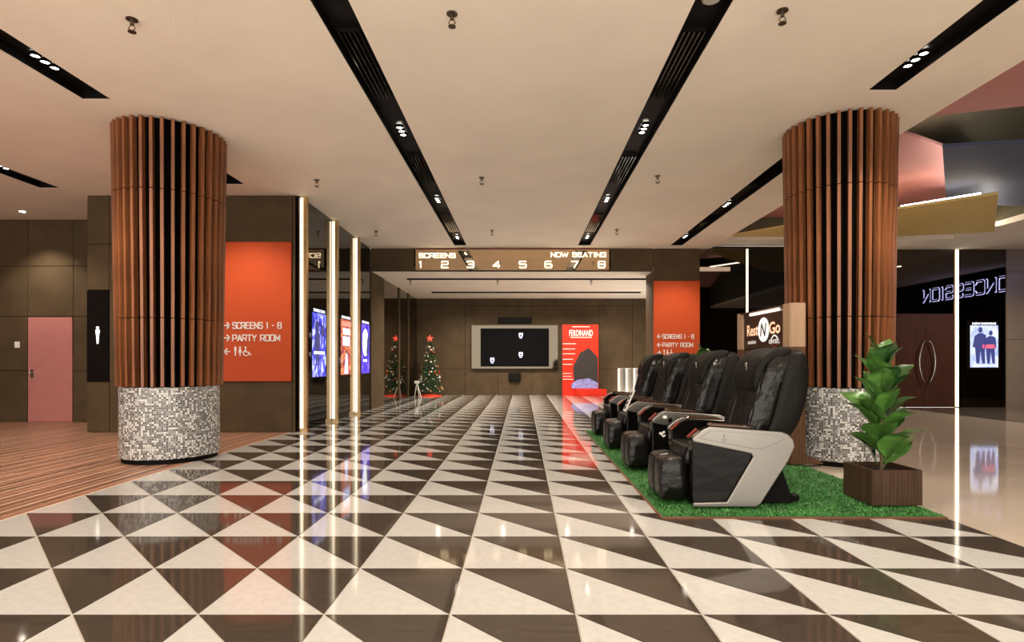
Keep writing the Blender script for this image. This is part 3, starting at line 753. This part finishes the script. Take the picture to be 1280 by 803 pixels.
# ================================================================== LIGHTBOX POSTERS
def lightbox(x, y, z, axis, wd, ht, mname, head, label, deco, cat='poster'):
    """axis 'x': faces +X ; 'y': faces -Y"""
    t = thing('lightbox_poster', label, cat, (x, y, z), 0, None)
    if axis == 'x': U, Nn = Vector((0,1,0)), Vector((1,0,0))
    else: U, Nn = Vector((1,0,0)), Vector((0,-1,0))
    V = FZ
    def rect(mb, x0, x1, z0, z1, d0, d1):
        mb_ = MB(); poly_add(mb_, [(x0,z0),(x1,z0),(x1,z1),(x0,z1)], Nn*d0, U, V, Nn, d1-d0); return mb_
    rect(None, -wd/2-0.06, wd/2+0.06, -0.06, ht+0.13, 0.0005, 0.004).build('case', 'gloss_black', t)
    scr = rect(None, -wd/2, wd/2, 0, ht, 0.005, 0.007).build('screen', mname, t)
    font_text('header', head, U*(-wd*0.42)+V*(ht+0.02), U, V, Nn, 0.055, 'header_glow', t, width=wd*0.84, depth=0.006, bold=0.02)
    for kind, args, mm in deco:
        mb = MB(); O_ = Nn*0.0075
        if kind == 'disc': disc_add(mb, args[:2], args[2], O_, U, V, Nn, 0.002, 24, args[3] if len(args) > 3 else None)
        if kind == 'poly': poly_add(mb, args, O_, U, V, Nn, 0.003)
        mb.build('artwork', mm, scr)
    return t
def figure(cx, s, lean=0):
    """generic standing silhouette as polygons"""
    body = [(cx-.11*s,.0),(cx-.03*s,.0),(cx+.0*s,.36*s),(cx+.05*s,.0),(cx+.13*s,.0),(cx+.12*s,.45*s),(cx+.17*s,.5*s),(cx+.15*s,.78*s),(cx+.05*s,.84*s),(cx-.05*s,.84*s),(cx-.16*s,.76*s),(cx-.22*s,.46*s),(cx-.15*s,.44*s)]
    return body
def shifted(p, dx, dz): return [(a+dx, b+dz) for a, b in p]
PX = XL+0.001
H0 = kz(472, 10.52); 
d1 = [('disc', (-.12, .92, .10, .12), 'poster_dark'), ('disc', (.16, .86, .09, .11), 'poster_dark'), ('poly', shifted(figure(-.1, .75), 0, .2), 'poster_dark'), ('poly', [(-.27,.42),(.27,.42),(.27,.47),(-.27,.47)], 'header_glow'), ('poly', [(-.1,1.33),(.1,1.33),(.1,1.36),(-.1,1.36)], 'header_glow')]
lightbox(PX, 10.55, 0.92, 'x', 0.70, 1.18, 'poster_blue', 'COMING SOON', 'blue glowing coming soon poster with dark heads', [d for d in d1 if d[0] != 'poly' or d[1][0][1] < 1.3])
d2 = [('poly', [(-.3,1.04),(.3,1.04),(.3,1.14),(-.3,1.14)], 'poster_red'), ('poly', [(-.22,.62),(.25,.62),(.25,.82),(-.22,.82)], 'poster_cyan'), ('poly', [(-.2,.86),(.25,.86),(.25,.99),(-.2,.99)], 'header_glow'), ('poly', [(-.12,.02),(.14,.02),(.08,.42),(-.02,.46)], 'poster_cyan')]
lightbox(PX, 12.15, 0.92, 'x', 0.70, 1.18, 'poster_orange', 'COMING SOON', 'orange glowing coming soon poster with pale blue blocks', d2)
d3 = [('disc', (-.02, .74, .25, .33), 'poster_moon'), ('poly', [(.05,.5),(.2,.35),(.32,.8),(.22,1.0),(.12,.8)], 'poster_dark'), ('poly', [(-.2,.28),(.1,.28),(.1,.33),(-.2,.33)], 'header_glow')]
lightbox(PX, 13.66, 0.92, 'x', 0.70, 1.18, 'poster_violet', 'COMING SOON', 'violet glowing coming soon poster with large pale moon', d3)
s_ = YR/F
d4 = [('poly', shifted(figure(-.08, .95), -.02, .1), 'poster_dark'), ('disc', (-.10, .98, .055, .075), 'poster_dark'), ('poly', shifted(figure(.14, .86), .03, .1), 'poster_dark'), ('disc', (.17, .90, .05, .068), 'poster_dark'),
      ('poly', [(-.05,.50),(.30,.50),(.30,.60),(-.05,.60)], 'poster_red'), ('poly', [(-.3,.03),(.3,.03),(.3,.06),(-.3,.06)], 'poster_cyan')]
lightbox((1230-VX)*s_, YR, CH+(VY-459.5)*s_, 'y', 35*s_, 52.5*s_, 'poster_pale', 'NOW SHOWING', 'pale blue now showing poster with two dark figures', d4)

# ================================================================== DOORS
d = struct(Bx(-9.82, -8.945, YD-0.03, YD-0.001, 0.005, 2.085).build('door_1', 'pink_door'), 'plain pink door with round steel knob')
MB().sphere((-9.74, YD-0.09, 0.98), 0.032, 12, 8).tube([(-9.74, YD-0.03, 0.98), (-9.74, YD-0.08, 0.98)], 0.012, 8).build('knob', 'steel', d)
MB().box(-9.77, -9.71, YD-0.036, YD-0.0305, 0.88, 1.04).build('lock_plate', 'steel', d)
d = thing('wall_switch', 'small white switch plate on the wall beside the pink door', 'switch', (-10.04, YD-0.02, kz(435, YD)))
Bx(-0.05, 0.05, -0.012, 0, 0, 0.12).build('plate', 'white', d, 0.004); Bx(-0.02, 0.02, -0.018, -0.0125, 0.03, 0.09).build('rocker', 'white', d)
d = bpy.data.objects.new('door_2', None); C.objects.link(d); d.location = (10.53, YR, 0); struct(d, 'dark wooden double door with curved steel pull handles')
for s in (-1, 1):
    lf = Bx(min(s*0.004, s*0.775), max(s*0.004, s*0.775), -0.03, 0.026, 0.005, 2.45).build('leaf', 'door_wood', d)
    pts = []
    for k in range(15):
        a = -1 + 2*k/14; pts.append((s*(0.075+0.13*(1-a*a)), -0.12, 1.20+0.53*a))
    mbh = MB().tube([(s*0.075, -0.03, 0.67)]+pts+[(s*0.075, -0.03, 1.73)], 0.02, 8); mbh.build('pull_handle', 'steel', lf)

# ================================================================== COLOURED RECESS PANELS
def led_edge(parent, a, b, z, r=0.018):
    MB().tube([(a[0], a[1], z), (b[0], b[1], z)], r, 6).build('light_strip', 'led_cove', parent)
def facet(name, label, pts, m, leds=(), th=0.05):
    """pts: list of (x,y,z) lower-face corners; a slab with thickness th"""
    cx = sum(p[0] for p in pts)/len(pts); cy = sum(p[1] for p in pts)/len(pts); cz = min(p[2] for p in pts)
    t = thing(name, label, 'ceiling panel', (cx, cy, cz), 0, 'coloured panels in the ceiling recess')
    lo = [(p[0]-cx, p[1]-cy, p[2]-cz) for p in pts]; n = len(lo)
    ar = sum(lo[i][0]*lo[(i+1)%n][1]-lo[(i+1)%n][0]*lo[i][1] for i in range(n))
    if ar < 0: lo = lo[::-1]
    up = [(p[0], p[1], p[2]+th) for p in lo]
    MB().add(lo+up, [tuple(range(n))[::-1], tuple(range(n, 2*n))]+[(i, (i+1)%n, (i+1)%n+n, i+n) for i in range(n)]).build('panel', m, t)
    for (a, b, ins) in leds:
        A, B_ = Vector(pts[a]), Vector(pts[b]); mid = Vector((cx, cy, 0))
        def inn(P):
            dv = Vector((cx-P.x, cy-P.y, 0)).normalized()*ins; return (P.x+dv.x-cx, P.y+dv.y-cy, P.z-cz+th+0.03)
        A2, B2 = A.lerp(B_, 0.07), A.lerp(B_, 0.93)
        MB().tube([inn(A2), inn(B2)], 0.02, 6).build('light_strip', 'led_cove', t)
    return t
def P3(px, py, Z): x, y = at(px, py, Z); return (x, y, Z)
facet('pink_ceiling_panel', 'pink ceiling panel touching the cream ceiling edge above the pillar', [(4.62, 2.5, 4.62), (8.6, 2.5, 4.62), (7.5, 7.3, 4.62), (5.66, 7.88, 4.62), (4.62, 8.15, 4.62)], 'pink')
facet('pink_ceiling_panel', 'pink ceiling panel washed by light between pillar and blue panel', [(4.62, 8.6, 4.75), (5.9, 8.75, 4.75), (7.1, 9.4, 4.75), (9.3, 11.9, 4.70), (8.6, 12.9, 4.65), (6.2, 13.4, 4.62), (4.62, 13.4, 4.62)], 'pink', [(1, 2, 0.22), (0, 1, 0.22)])
facet('blue_ceiling_panel', 'dark blue ceiling panel above the ochre panel', [P3(1178, 184, 4.42), P3(1290, 178, 4.42), (10.2, 9.6, 4.42), (10.3, 11.7, 4.42), P3(1183, 254, 4.42)], 'blue', [(0, 4, 0.09), (0, 1, 0.22)])
facet('ochre_ceiling_panel', 'ochre yellow ceiling panel above the wooden double door', [(4.9, 13.42, 4.17), (5.72, 12.4, 4.15), P3(1122, 262, 4.12), P3(1248, 243, 4.12), P3(1243, 290, 4.12), (8.9, 13.4, 4.17)], 'yellow', [(2, 3, 0.16), (1, 2, 0.16), (3, 4, 0.16)])

# ================================================================== BACK WALL: television, speakers, standee, boards, tree
sB = YB/F
bx_ = lambda p: (p-VX)*sB
bz_ = lambda p: CH+(VY-p)*sB
yw = YB-0.02
t = thing('television', 'large black television in a wide mirrored frame on the back wall', 'television', (bx_(643.5), yw, bz_(461)))
cx, cz = bx_(643.5), bz_(461)
def rel(x0, x1, y0, y1, d0, d1): return Bx(bx_(x0)-cx, bx_(x1)-cx, -d1, -d0, bz_(y1)-cz, bz_(y0)-cz)
fr = MB()
for a in ((590, 697, 407, 411), (590, 697, 458.5, 461), (590, 601, 411, 458.5), (686, 697, 411, 458.5)):
    fr.box(bx_(a[0])-cx, bx_(a[1])-cx, -0.10, -0.001, bz_(a[3])-cz, bz_(a[2])-cz)
fr.build('frame', 'tv_frame', t)
rel(601, 686, 411, 458.5, 0.001, 0.07).build('screen', 'tv_black', t)
for px, py in ((651, 420), (651, 444), (615.5, 451)):  # glowing outlines painted in place of reflections on the dark screen
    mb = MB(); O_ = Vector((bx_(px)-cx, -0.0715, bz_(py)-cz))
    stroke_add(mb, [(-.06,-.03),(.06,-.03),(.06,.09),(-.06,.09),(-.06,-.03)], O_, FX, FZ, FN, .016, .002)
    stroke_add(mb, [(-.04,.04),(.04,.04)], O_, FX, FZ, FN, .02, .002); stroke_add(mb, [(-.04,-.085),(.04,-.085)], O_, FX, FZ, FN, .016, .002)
    mb.build('painted_reflection', 'screen_reflection', t)
t = thing('bar_speaker', 'long black speaker bar above the television', 'speaker', (bx_(643.5), yw, bz_(404)))
Bx(-0.59, 0.59, -0.08, -0.001, 0, 0.19).build('cabinet', 'black', t, 0.01); Bx(-0.57, 0.57, -0.088, -0.081, 0.02, 0.17).build('grille', 'channel', t)
t = thing('box_speaker', 'small black square speaker below the television', 'speaker', (bx_(643.5), yw, bz_(477)))
Bx(-0.215, 0.215, -0.08, -0.001, 0, 0.30).build('cabinet', 'black', t, 0.01); Bx(-0.195, 0.195, -0.088, -0.081, 0.02, 0.28).build('grille', 'channel', t)
# standee
YT = 19.75; sT = YT/F
t = thing('film_standee', 'tall red cardboard standee beside the television', 'standee', ((725.5-VX)*sT, YT, 0))
hw = 22.5*sT; hh = CH+(VY-406)*sT
Bx(-hw, hw, -0.02, 0.02, 0.0, hh).build('board', 'standee_red', t)
Bx(-hw*.3, hw+9*sT, -0.30, -0.021, 0.0, 0.24).build('foot_box', 'standee_red', t)
font_text('title', 'FERDINAND', (-hw*.62, -0.021, hh-.40), FX, FZ, FN, 0.21, 'white', t, width=hw*1.30, bold=0.012)
mb = MB()
for zz, ln in ((hh-.68, .75), (hh-.86, .7), (hh-1.03, .7), (hh-1.22, .6), (hh-1.4, .55), (hh-1.72, .5), (hh-1.82, .5), (hh-1.92, .6)):
    mb.box(-hw+0.01, -hw+ln*hw, -0.024, -0.0205, zz, zz+0.018)
mb.box(-hw*.55, hw*.62, -0.024, -0.0205, hh-.46, hh-.44).box(-hw*.45, hw*.5, -0.024, -0.0205, hh-.09, hh-.065)
mb.build('printed_lines', 'white', t)
mb = MB(); poly_add(mb, [(-.22,.45),(.62,.45),(.60,1.35),(.30,1.68),(-.02,1.50),(-.26,1.0)], (0,-0.021,0), FX, FZ, FN, 0.006); mb.build('dark_artwork', 'print_black', t)
mb = MB(); poly_add(mb, [(-.30,.26),(.60,.26),(.62,.44),(.30,.62),(-.1,.56),(-.32,.42)], (0,-0.028,0), FX, FZ, FN, 0.006); mb.build('colour_artwork', 'print_violet', t)
# white boards leaning together
YW_ = 19.0
lb_ = ['folded white panel board standing nearest the red standee', 'folded white panel board second in the stack behind the massage chairs', 'folded white panel board third in the stack behind the massage chairs', 'folded white panel board against the corridor pier']
for k in range(4):
    x = 3.36 + k*0.27
    t = thing('panel_board', lb_[k], 'board', (x, YW_+0.05*k, 0), math.radians(-32), 'white boards by the back wall')
    Bx(-0.02, 0.02, -0.30, 0.30, 0.02, 0.95).build('panel', 'card', t)
    mbf = MB()
    for a in ((-0.325,-0.301,0.0,0.97), (0.301,0.325,0.0,0.97)): mbf.box(-0.03, 0.03, a[0], a[1], a[2], a[3])
    mbf.box(-0.03, 0.03, -0.301, 0.301, 0.951, 0.975)
    mbf.build('frame', 'white', t)

# christmas tree
def tree(x, y):
    t = thing('christmas_tree', 'decorated christmas tree with red star in the corridor corner', 'christmas tree', (x, y, 0))
    rnd = random.Random(3)
    MB().lathe([(0.035, 0.02), (0.012, 1.9)], 8).build('trunk', 'stem', t)
    nd = MB()
    for L_ in range(22):
        z = 0.26 + 1.62*L_/21; r = 0.43*(1-(z-0.26)/1.72)**0.85 + 0.03
        nb = max(6, int(22*(r/0.43)))
        for k in range(nb):
            a = 2*PI*(k+rnd.random())/nb; rr = r*rnd.uniform(.8, 1.08)
            c, s = math.cos(a), math.sin(a); dz = -0.22*rr
            for q in range(9):
                u = rr*(0.25+0.75*q/8); px, py, pz = c*u, s*u, z+dz*(u/rr)+rnd.uniform(-.012, .012)
                for sd in (-1, 1):
                    b = a+sd*rnd.uniform(.5, 1.0); ln = rnd.uniform(.05, .09); up = rnd.uniform(-.03, .03); wv = 0.008
                    e = (px+math.cos(b)*ln, py+math.sin(b)*ln, pz+up)
                    nd.add([(px, py, pz+wv), (px, py, pz-wv), e], [(0,1,2)])
    o = nd.build('foliage', 'needle', t); o['kind'] = 'stuff'
    meshes = {}
    for nm in ('bauble_red', 'bauble_white', 'bauble_gold'):
        me = MB().sphere((0,0,0), 0.03, 8, 5).mesh('bauble'); me.materials.append(M[nm]); meshes[nm] = me
    for k in range(120):
        z = 0.28 + 1.5*(rnd.random()**1.3); r = 0.43*(1-(z-0.26)/1.72)**0.85 + 0.03
        a = rnd.uniform(0, 2*PI); nm = rnd.choice(['bauble_white', 'bauble_white', 'bauble_red', 'bauble_gold'])
        o = bpy.data.objects.new('bauble', meshes[nm]); C.objects.link(o); o.parent = t; sc = rnd.uniform(.6, 1.15); o.scale = (sc,)*3
        o.location = (math.cos(a)*r*.98, math.sin(a)*r*.98, z-0.22*r)
    st = []
    for k in range(10):
        a = PI/2 + 2*PI*k/10; r = 0.13 if k % 2 == 0 else 0.05; st.append((r*math.cos(a), 2.0+r*math.sin(a)))
    MB().prism(st, -0.02, 0.02, 'y').build('star', mat('star_red', (0.7, 0.05, 0.03), 0.4, emit=(1.0, 0.10, 0.05), es=0.4), t)
    MB().lathe([(0.46, 0.0), (0.40, 0.02), (0.12, 0.07)], 24).build('skirt', 'red_paper', t)
    return t
tree(-3.21, 19.6)
t = thing('easel_stand', 'small white folding stand beside the christmas tree', 'stand', ((522-VX)*18.75/F, 18.75, 0))
MB().tube([(-0.10, 0, 0), (-0.03, 0, 0.50)], 0.014, 6).build('leg', 'white', t); MB().tube([(0.13, -0.05, 0), (-0.02, 0, 0.50)], 0.014, 6).build('leg', 'white', t)
MB().tube([(0.02, 0.18, 0), (-0.02, 0.0, 0.49)], 0.014, 6).build('leg', 'white', t); Bx(-0.10, 0.05, -0.02, 0.015, 0.47, 0.56).build('head', 'white', t)

# ================================================================== ARTIFICIAL TURF
def mat_piece(x0, x1, y0, y1, n, label, seed):
    t = thing('turf_mat', label, 'turf mat', ((x0+x1)/2, (y0+y1)/2, 0), 0, 'green turf mats under the massage chairs')
    hx, hy = (x1-x0)/2, (y1-y0)/2
    Bx(-hx, hx, -hy, hy, 0.0005, 0.012).build('backing', 'turf_base', t)
    MB().box(-hx-0.012, -hx-0.0005, -hy, hy, 0.0005, 0.010).box(-hx, hx, -hy-0.012, -hy-0.0005, 0.0005, 0.010).build('binding', 'turf_edge', t)
    rnd = random.Random(seed); gb = MB()
    for _ in range(n):
        x = rnd.uniform(-hx+.02, hx-.005); y = rnd.uniform(-hy+.02, hy-.022)
        a = rnd.uniform(0, 2*PI); l = rnd.uniform(0.008, 0.022); wv = 0.0035; h = rnd.uniform(0.010, 0.021)
        gb.v += [(x-wv*math.sin(a), y+wv*math.cos(a), 0.011), (x+wv*math.sin(a), y-wv*math.cos(a), 0.011), (x+l*math.cos(a), y+l*math.sin(a), 0.011+h)]
        k = len(gb.v); gb.f.append([k-3, k-2, k-1]); gb.s.append(False)
    o = gb.build('grass_pile', 'turf', t); o['kind'] = 'stuff'
mat_piece(1.075, 3.255, 4.33, 5.73, 34000, 'green artificial turf mat under the planter with the fig plant', 1)
mat_piece(1.075, 3.235, 5.745, 9.75, 60000, 'long green artificial turf mat under the row of massage chairs', 2)

# ================================================================== MASSAGE CHAIRS (face -X)
OUT = [(-.387,.551),(-.313,.616),(-.242,.648),(.335,.606),(.385,.588),(.425,.545),(.438,.486),(.386,.373),(.166,.03),(.127,.0),(-.381,.0)]
ZP = OUT + [(-.378,.036),(-.108,.043),(.101,.402),(.085,.43),(-.378,.525)]
def bk(pts): return [(x, 0.45+(z-0.45)*0.93 if z > 0.45 else z) for x, z in pts]
def chair_proto():
    t = thing('massage_chair', '', 'massage chair')
    for s in (-1, 1):
        shell = [(x*0.985+0.0, .01+z*0.975) for x, z in OUT]
        MB().prism(shell, s*0.265, s*0.375, 'y').build('arm_shell', 'arm_gloss', t, 0.012)
        sp = MB().prism(ZP, s*0.376, s*0.400, 'y').build('side_panel', 'silver', t, 0.009, 3)
        ridge = [(-.335,.560),(-.235,.622),(.32,.585),(.385,.545),(.40,.49),(.35,.375),(.14,.045),(.05,.022),(.16,.43),(.13,.465)]
        MB().prism([(-.33,.556),(-.24,.618),(.30,.580),(.355,.55),(.18,.475),(.12,.468)], s*0.4005, s*0.405, 'y').build('raised_plate', 'silver', sp, 0.003)
        mb = MB().prism([(-.235,.649),(-.215,.672),(.06,.652),(.10,.640),(.10,.628)], s*0.275, s*0.372, 'y'); mb.build('arm_pad', 'pad_brown', t, 0.006)
        MB().prism([(-.395,.550),(-.318,.622),(-.306,.612),(-.383,.541)], s*0.255, s*0.264, 'y').build('red_edge', 'red_trim', t)
        MB().prism([(.06,.0),(.0,.34),(.36,.34),(.40,.28),(.49,.02),(.485,.0)], s*0.20, s*0.262, 'y').build('rear_foot', 'black', t, 0.008)
        wh = MB().tube([(.505, s*0.225, .045), (.505, s*0.265, .045)], 0.035, 16); wh.build('wheel', 'gloss_black', t)
    MB().box(-.33, .38, -.20, .20, .03, .28).build('base', 'black', t)
    inflate([(-.40,.30),(-.41,.42),(-.36,.475),(-.10,.465),(.14,.45),(.20,.40),(.18,.32),(-.1,.29)], .245, wr=0.008, seed=1).build('seat', 'leather', t)
    for k, s in enumerate((-1, 1)):
        inflate([(-.605,.06),(-.605,.28),(-.57,.355),(-.47,.375),(-.385,.35),(-.35,.2),(-.36,.045),(-.45,.014),(-.57,.014)], .118, y0=s*.125, wr=0.004, power=5, seed=2+k, slices=12).build('calf_pad', 'leather', t)
    MB().box(-.45, -.335, -.2, .2, .06, .28).build('calf_frame', 'black', t)
    # backrest: rear shell, ruched front cushion, draped head pad
    inflate(bk([(.20,.42),(.30,.72),(.37,1.0),(.42,1.22),(.46,1.31),(.52,1.33),(.57,1.325),(.605,1.27),(.618,1.12),(.605,.96),(.57,.80),(.52,.66),(.45,.54),(.36,.43),(.27,.39)]), .295, wr=0.008, wscale=6, slices=20, power=6, inset=.10, seed=5).build('back_shell', 'leather_matte', t)
    inflate(bk([(.10,.46),(.10,.60),(.14,.76),(.19,.97),(.25,1.17),(.31,1.27),(.42,1.305),(.51,1.30),(.53,1.27),(.47,1.22),(.42,1.08),(.36,.88),(.30,.66),(.24,.47),(.15,.42)]), .285, wr=0.028, wscale=15, slices=24, power=5, inset=.08, seed=6).build('back_cushion', 'leather', t)
    for k, s in enumerate((-1, 1)):
        inflate(bk([(.08,.50),(.105,.68),(.165,.90),(.225,1.10),(.30,1.24),(.38,1.24),(.32,1.02),(.25,.80),(.20,.60),(.17,.48)]), .065, y0=s*.20, wr=0.022, wscale=18, slices=10, seed=8+k, inset=.16).build('side_bolster', 'leather', t)
    hp = inflate(bk([(.20,.93),(.165,1.0),(.185,1.14),(.245,1.27),(.34,1.34),(.46,1.36),(.50,1.335),(.45,1.315),(.33,1.28),(.275,1.2),(.25,1.06),(.235,.95)]), .245, wr=0.007, wscale=6, slices=18, power=6, inset=.10, seed=11).build('head_pad', 'leather_matte', t)
    mb = MB(); cc = Vector((.075, -.02, 1.205))
    mb.tube([(.190+.012*math.cos(a)*0.5, -.03+.03*math.cos(a), 1.13+.03*math.sin(a)) for a in [k*2*PI/12 for k in range(10)]], 0.004, 5)
    mb.build('stitched_emblem', 'card', hp)
    # small push buttons on the near silver side
    mb = MB()
    for (u, z) in ((-.15,.525),(-.135,.54),(-.135,.51),(-.12,.525),(-.135,.56)):
        mb.tube([(u, -.405, z+.02), (u, -.410, z+.02)], 0.004, 8)
    mb.build('button', 'gloss_black', t)
    return t
def copy_tree(o, parent=None):
    c = o.copy(); C.objects.link(c); c.parent = parent
    for ch in list(o.children): copy_tree(ch, c)
    return c
proto = chair_proto()
clab = ['black and silver massage chair beside the fig planter', 'black and silver massage chair with small dial, second from the fig planter',
        'black and silver massage chair with price card, third from the fig planter', 'black and silver massage chair farthest from the fig planter']
cys = [4.93, 6.34, 7.78, 9.20]
chairs = []
for k in range(4):
    o = proto if k == 0 else copy_tree(proto)
    o.location = (1.75, cys[k], 0.0325); o['label'] = clab[k]; o['group'] = 'massage chairs in a row on the turf'
    chairs.append(o)
ch2 = chairs[1]
MB().tube([(-.20,-.405,.555),(-.20,-.413,.555)], 0.024, 16).build('dial', 'gloss_black', ch2)
Bx(-.275,-.235,-.412,-.405,.572,.602).build('coin_label', 'white', ch2)
mb = MB(); mb.tube([(-.30+.05*k/8, -.378, .40+.02*math.sin(k*1.2)+.02*k/8) for k in range(9)], 0.008, 6); mb.tube([(-.28+.04*k/6, -.378, .385+.012*math.sin(k*1.5)) for k in range(7)], 0.007, 6)
mb.build('white_emblem', 'white', ch2)
# price card on third chair
pc = Bx(-0.008, 0.008, -0.065, 0.065, 0.0, 0.31).build('price_card', 'white', chairs[2]); pc.location = (-.405, -.325, .515); pc.rotation_euler = (0, math.radians(24), 0)
pc['label'] = 'white price card with dark printed blocks'
for z in (0.03, 0.095, 0.16, 0.225): Bx(-0.0095, -0.0085, -0.05, 0.05, z, z+0.045).build('printed_block', 'print_black', pc)
# ================================================================== REST KIOSK
KX0, KX1 = 3.046, 3.228; KY0, KY1 = 6.42, 8.02; zm = 1.34; zt = 1.84
t = thing('rest_kiosk', 'wooden kiosk with lit Rest N Go sign behind the massage chairs', 'kiosk', ((KX0+KX1)/2, (KY0+KY1)/2, 0.0325))
kw = (KX1-KX0)/2; kl = (KY1-KY0)/2
def octo(hx, hy, c): return [(-hx+c,-hy),(hx-c,-hy),(hx,-hy+c),(hx,hy-c),(hx-c,hy),(-hx+c,hy),(-hx,hy-c),(-hx,-hy+c)]
for s in (-1, 1):
    yc = s*(kl-0.10)
    MB().prism([(x, y+yc) for x, y in octo(kw, 0.10, 0.015)], 0.0, zm-0.002, 'z').build('post', 'kiosk_wood', t)
    MB().prism([(x, y+yc) for x, y in octo(kw, 0.10, 0.015)], zm, zt, 'z').build('post_top', 'kiosk_light', t)
Bx(-kw+0.03, kw-0.02, -kl+0.205, kl-0.205, 0.0, zm-0.01).build('back_panel', 'kiosk_wood', t)
sg = Bx(-kw+0.02, kw-0.03, -kl+0.205, kl-0.205, zm, zt-0.03).build('sign_box', 'sign_brown', t)
Bx(-kw-0.03, kw-0.03, -kl+0.205, kl-0.205, zt-0.028, zt-0.008).build('canopy', 'sign_brown', t)
Bx(-kw-0.004, -kw+0.016, -kl+0.30, kl-0.45, zt-0.06, zt-0.035).build('light_strip', 'strip_pink', t)
KU = Vector((0,-1,0)); KN = Vector((-1,0,0)); KO = Vector((-kw+0.019, kl-0.205, zm)); KL = 2*(kl-0.205)
def ko(u, v, d=0.0): return KO + KU*(u*KL) + FZ*v + KN*d
font_text('lettering', 'Rest', ko(0.10, 0.17), KU, FZ, KN, 0.15, 'orange_letter', t, width=KL*0.30, bold=0.02)
font_text('lettering', 'Go', ko(0.68, 0.17), KU, FZ, KN, 0.15, 'orange_letter', t, width=KL*0.25, bold=0.02)
mb = MB(); disc_add(mb, (0, 0), KL*0.135, ko(0.535, 0.235), KU, FZ, KN, 0.004, 28, 0.155); mb.build('badge', 'white_letter', t)
font_text('lettering', 'N', ko(0.455, 0.15), KU, FZ, KN, 0.17, 'print_black', t, width=KL*0.16, depth=0.006, shear=0.2, bold=0.02)
font_text('lettering', 'station', ko(0.12, 0.065), KU, FZ, KN, 0.05, 'white_letter', t, width=KL*0.22, shear=0.2)
font_text('lettering', 'GINTELL', ko(0.67, 0.05), KU, FZ, KN, 0.05, 'white_letter', t, width=KL*0.25, bold=0.01)
mb = MB(); stroke_add(mb, [(-.10+.20*k/8, .0+.05*((k-4)/4)**2-.05) for k in range(9)], ko(0.80, 0.055, 0.002), KU, FZ, KN, 0.016, 0.003); mb.build('red_swoosh', 'red_trim', t)
mb = MB(); stroke_add(mb, [(-.09+.18*k/8, .05-.05*((k-4)/4)**2) for k in range(9)], ko(0.80, 0.10, 0.002), KU, FZ, KN, 0.014, 0.003); mb.build('white_swoosh', 'white_letter', t)
MB().prism([(kw+0.001,0.0),(kw+0.20,0.0),(kw+0.20,0.02),(kw+0.001,0.11)], -kl+0.02, -kl+0.10, 'y').build('plinth', 'kiosk_wood', t)

# ================================================================== PLANTERS WITH FIG PLANTS
def leaf_mesh():
    nu, nv = 9, 5; v = []; f = []
    for i in range(nu):
        u = i/(nu-1); wv = 0.5*(math.sin(PI*min(1, u**0.75))**0.8)*(0.70+0.50*u)*0.86 if 0 < u < 1 else 0.012
        for j in range(nv):
            s = -1+2*j/(nv-1)
            x = u; y = wv*s; z = -0.34*u*u*u + 0.16*abs(s)*wv*1.5 + 0.025*math.sin(u*14+s*2)*abs(s)
            v.append((x, y, z))
    for i in range(nu-1):
        for j in range(nv-1):
            a = i*nv+j; f.append((a, a+nv, a+nv+1, a+1))
    mb = MB().add(v, f, True); mb.tube([(-0.18, 0, -0.03), (0.0, 0, 0.0), (0.5, 0, -0.065), (0.95, 0, -0.25)], [0.014, 0.014, 0.010, 0.004], 5)
    me = mb.mesh('leaf'); me.materials.append(M['leaf']); return me
M['leaf_dark'] = mat('leaf_dark_green', (0.028, 0.085, 0.02), 0.3, var=0.5, scale=2.2, bump=0.08, bscale=30)
LEAF = leaf_mesh(); LEAF_DARK = LEAF.copy(); LEAF_DARK.materials.clear(); LEAF_DARK.materials.append(M['leaf_dark'])
def potted_fig(x, y, label, seed, H=1.30, z0=0.0325):
    t = thing('potted_fig', label, 'potted plant', (x, y, z0))
    b = 0.205; h = 0.285; th = 0.018
    bx2 = MB()
    bx2.box(-b, b, -b, -b+th, 0, h).box(-b, b, b-th, b, 0, h).box(-b, -b+th, -b+th, b-th, 0, h).box(b-th, b, -b+th, b-th, 0, h).box(-b+th, b-th, -b+th, b-th, 0, 0.02)
    bx2.build('planter_box', 'planter', t)
    Bx(-b+th+0.001, b-th-0.001, -b+th+0.001, b-th-0.001, 0.021, h-0.05).build('soil', 'soil', t)
    MB().tube([(0,0,h-0.06), (0.015,0.01,0.55), (-0.01,0,0.85), (0.0,0.0,H-0.12)], [0.016,0.014,0.011,0.007], 8).build('stem', 'stem', t)
    rnd = random.Random(seed)
    n = 31
    for k in range(n):
        u = k/(n-1); z = 0.31+(H-0.12-0.31)*u
        a = k*2.399+rnd.uniform(-.25, .25)
        el = math.radians(38+30*u**2+rnd.uniform(-14, 12))
        s = (0.31 if u < 0.75 else 0.25)*rnd.uniform(.85, 1.1)
        o = bpy.data.objects.new('leaf', LEAF_DARK if k % 5 in (1, 3) else LEAF); C.objects.link(o); o.parent = t
        rx = rnd.uniform(-.35, .35)
        o.location = (math.cos(a)*0.04, math.sin(a)*0.04, z); o.scale = (s, s, s)
        o.rotation_euler = (Matrix.Rotation(a, 3, 'Z') @ Matrix.Rotation(-el-0.25, 3, 'Y') @ Matrix.Rotation(rx, 3, 'X')).to_euler()
potted_fig(3.05, 4.80, 'leafy fig plant in a dark wooden planter on the turf corner', 5)
potted_fig(2.86, 8.95, 'fig plant in a planter behind the far massage chairs', 9, H=1.34)
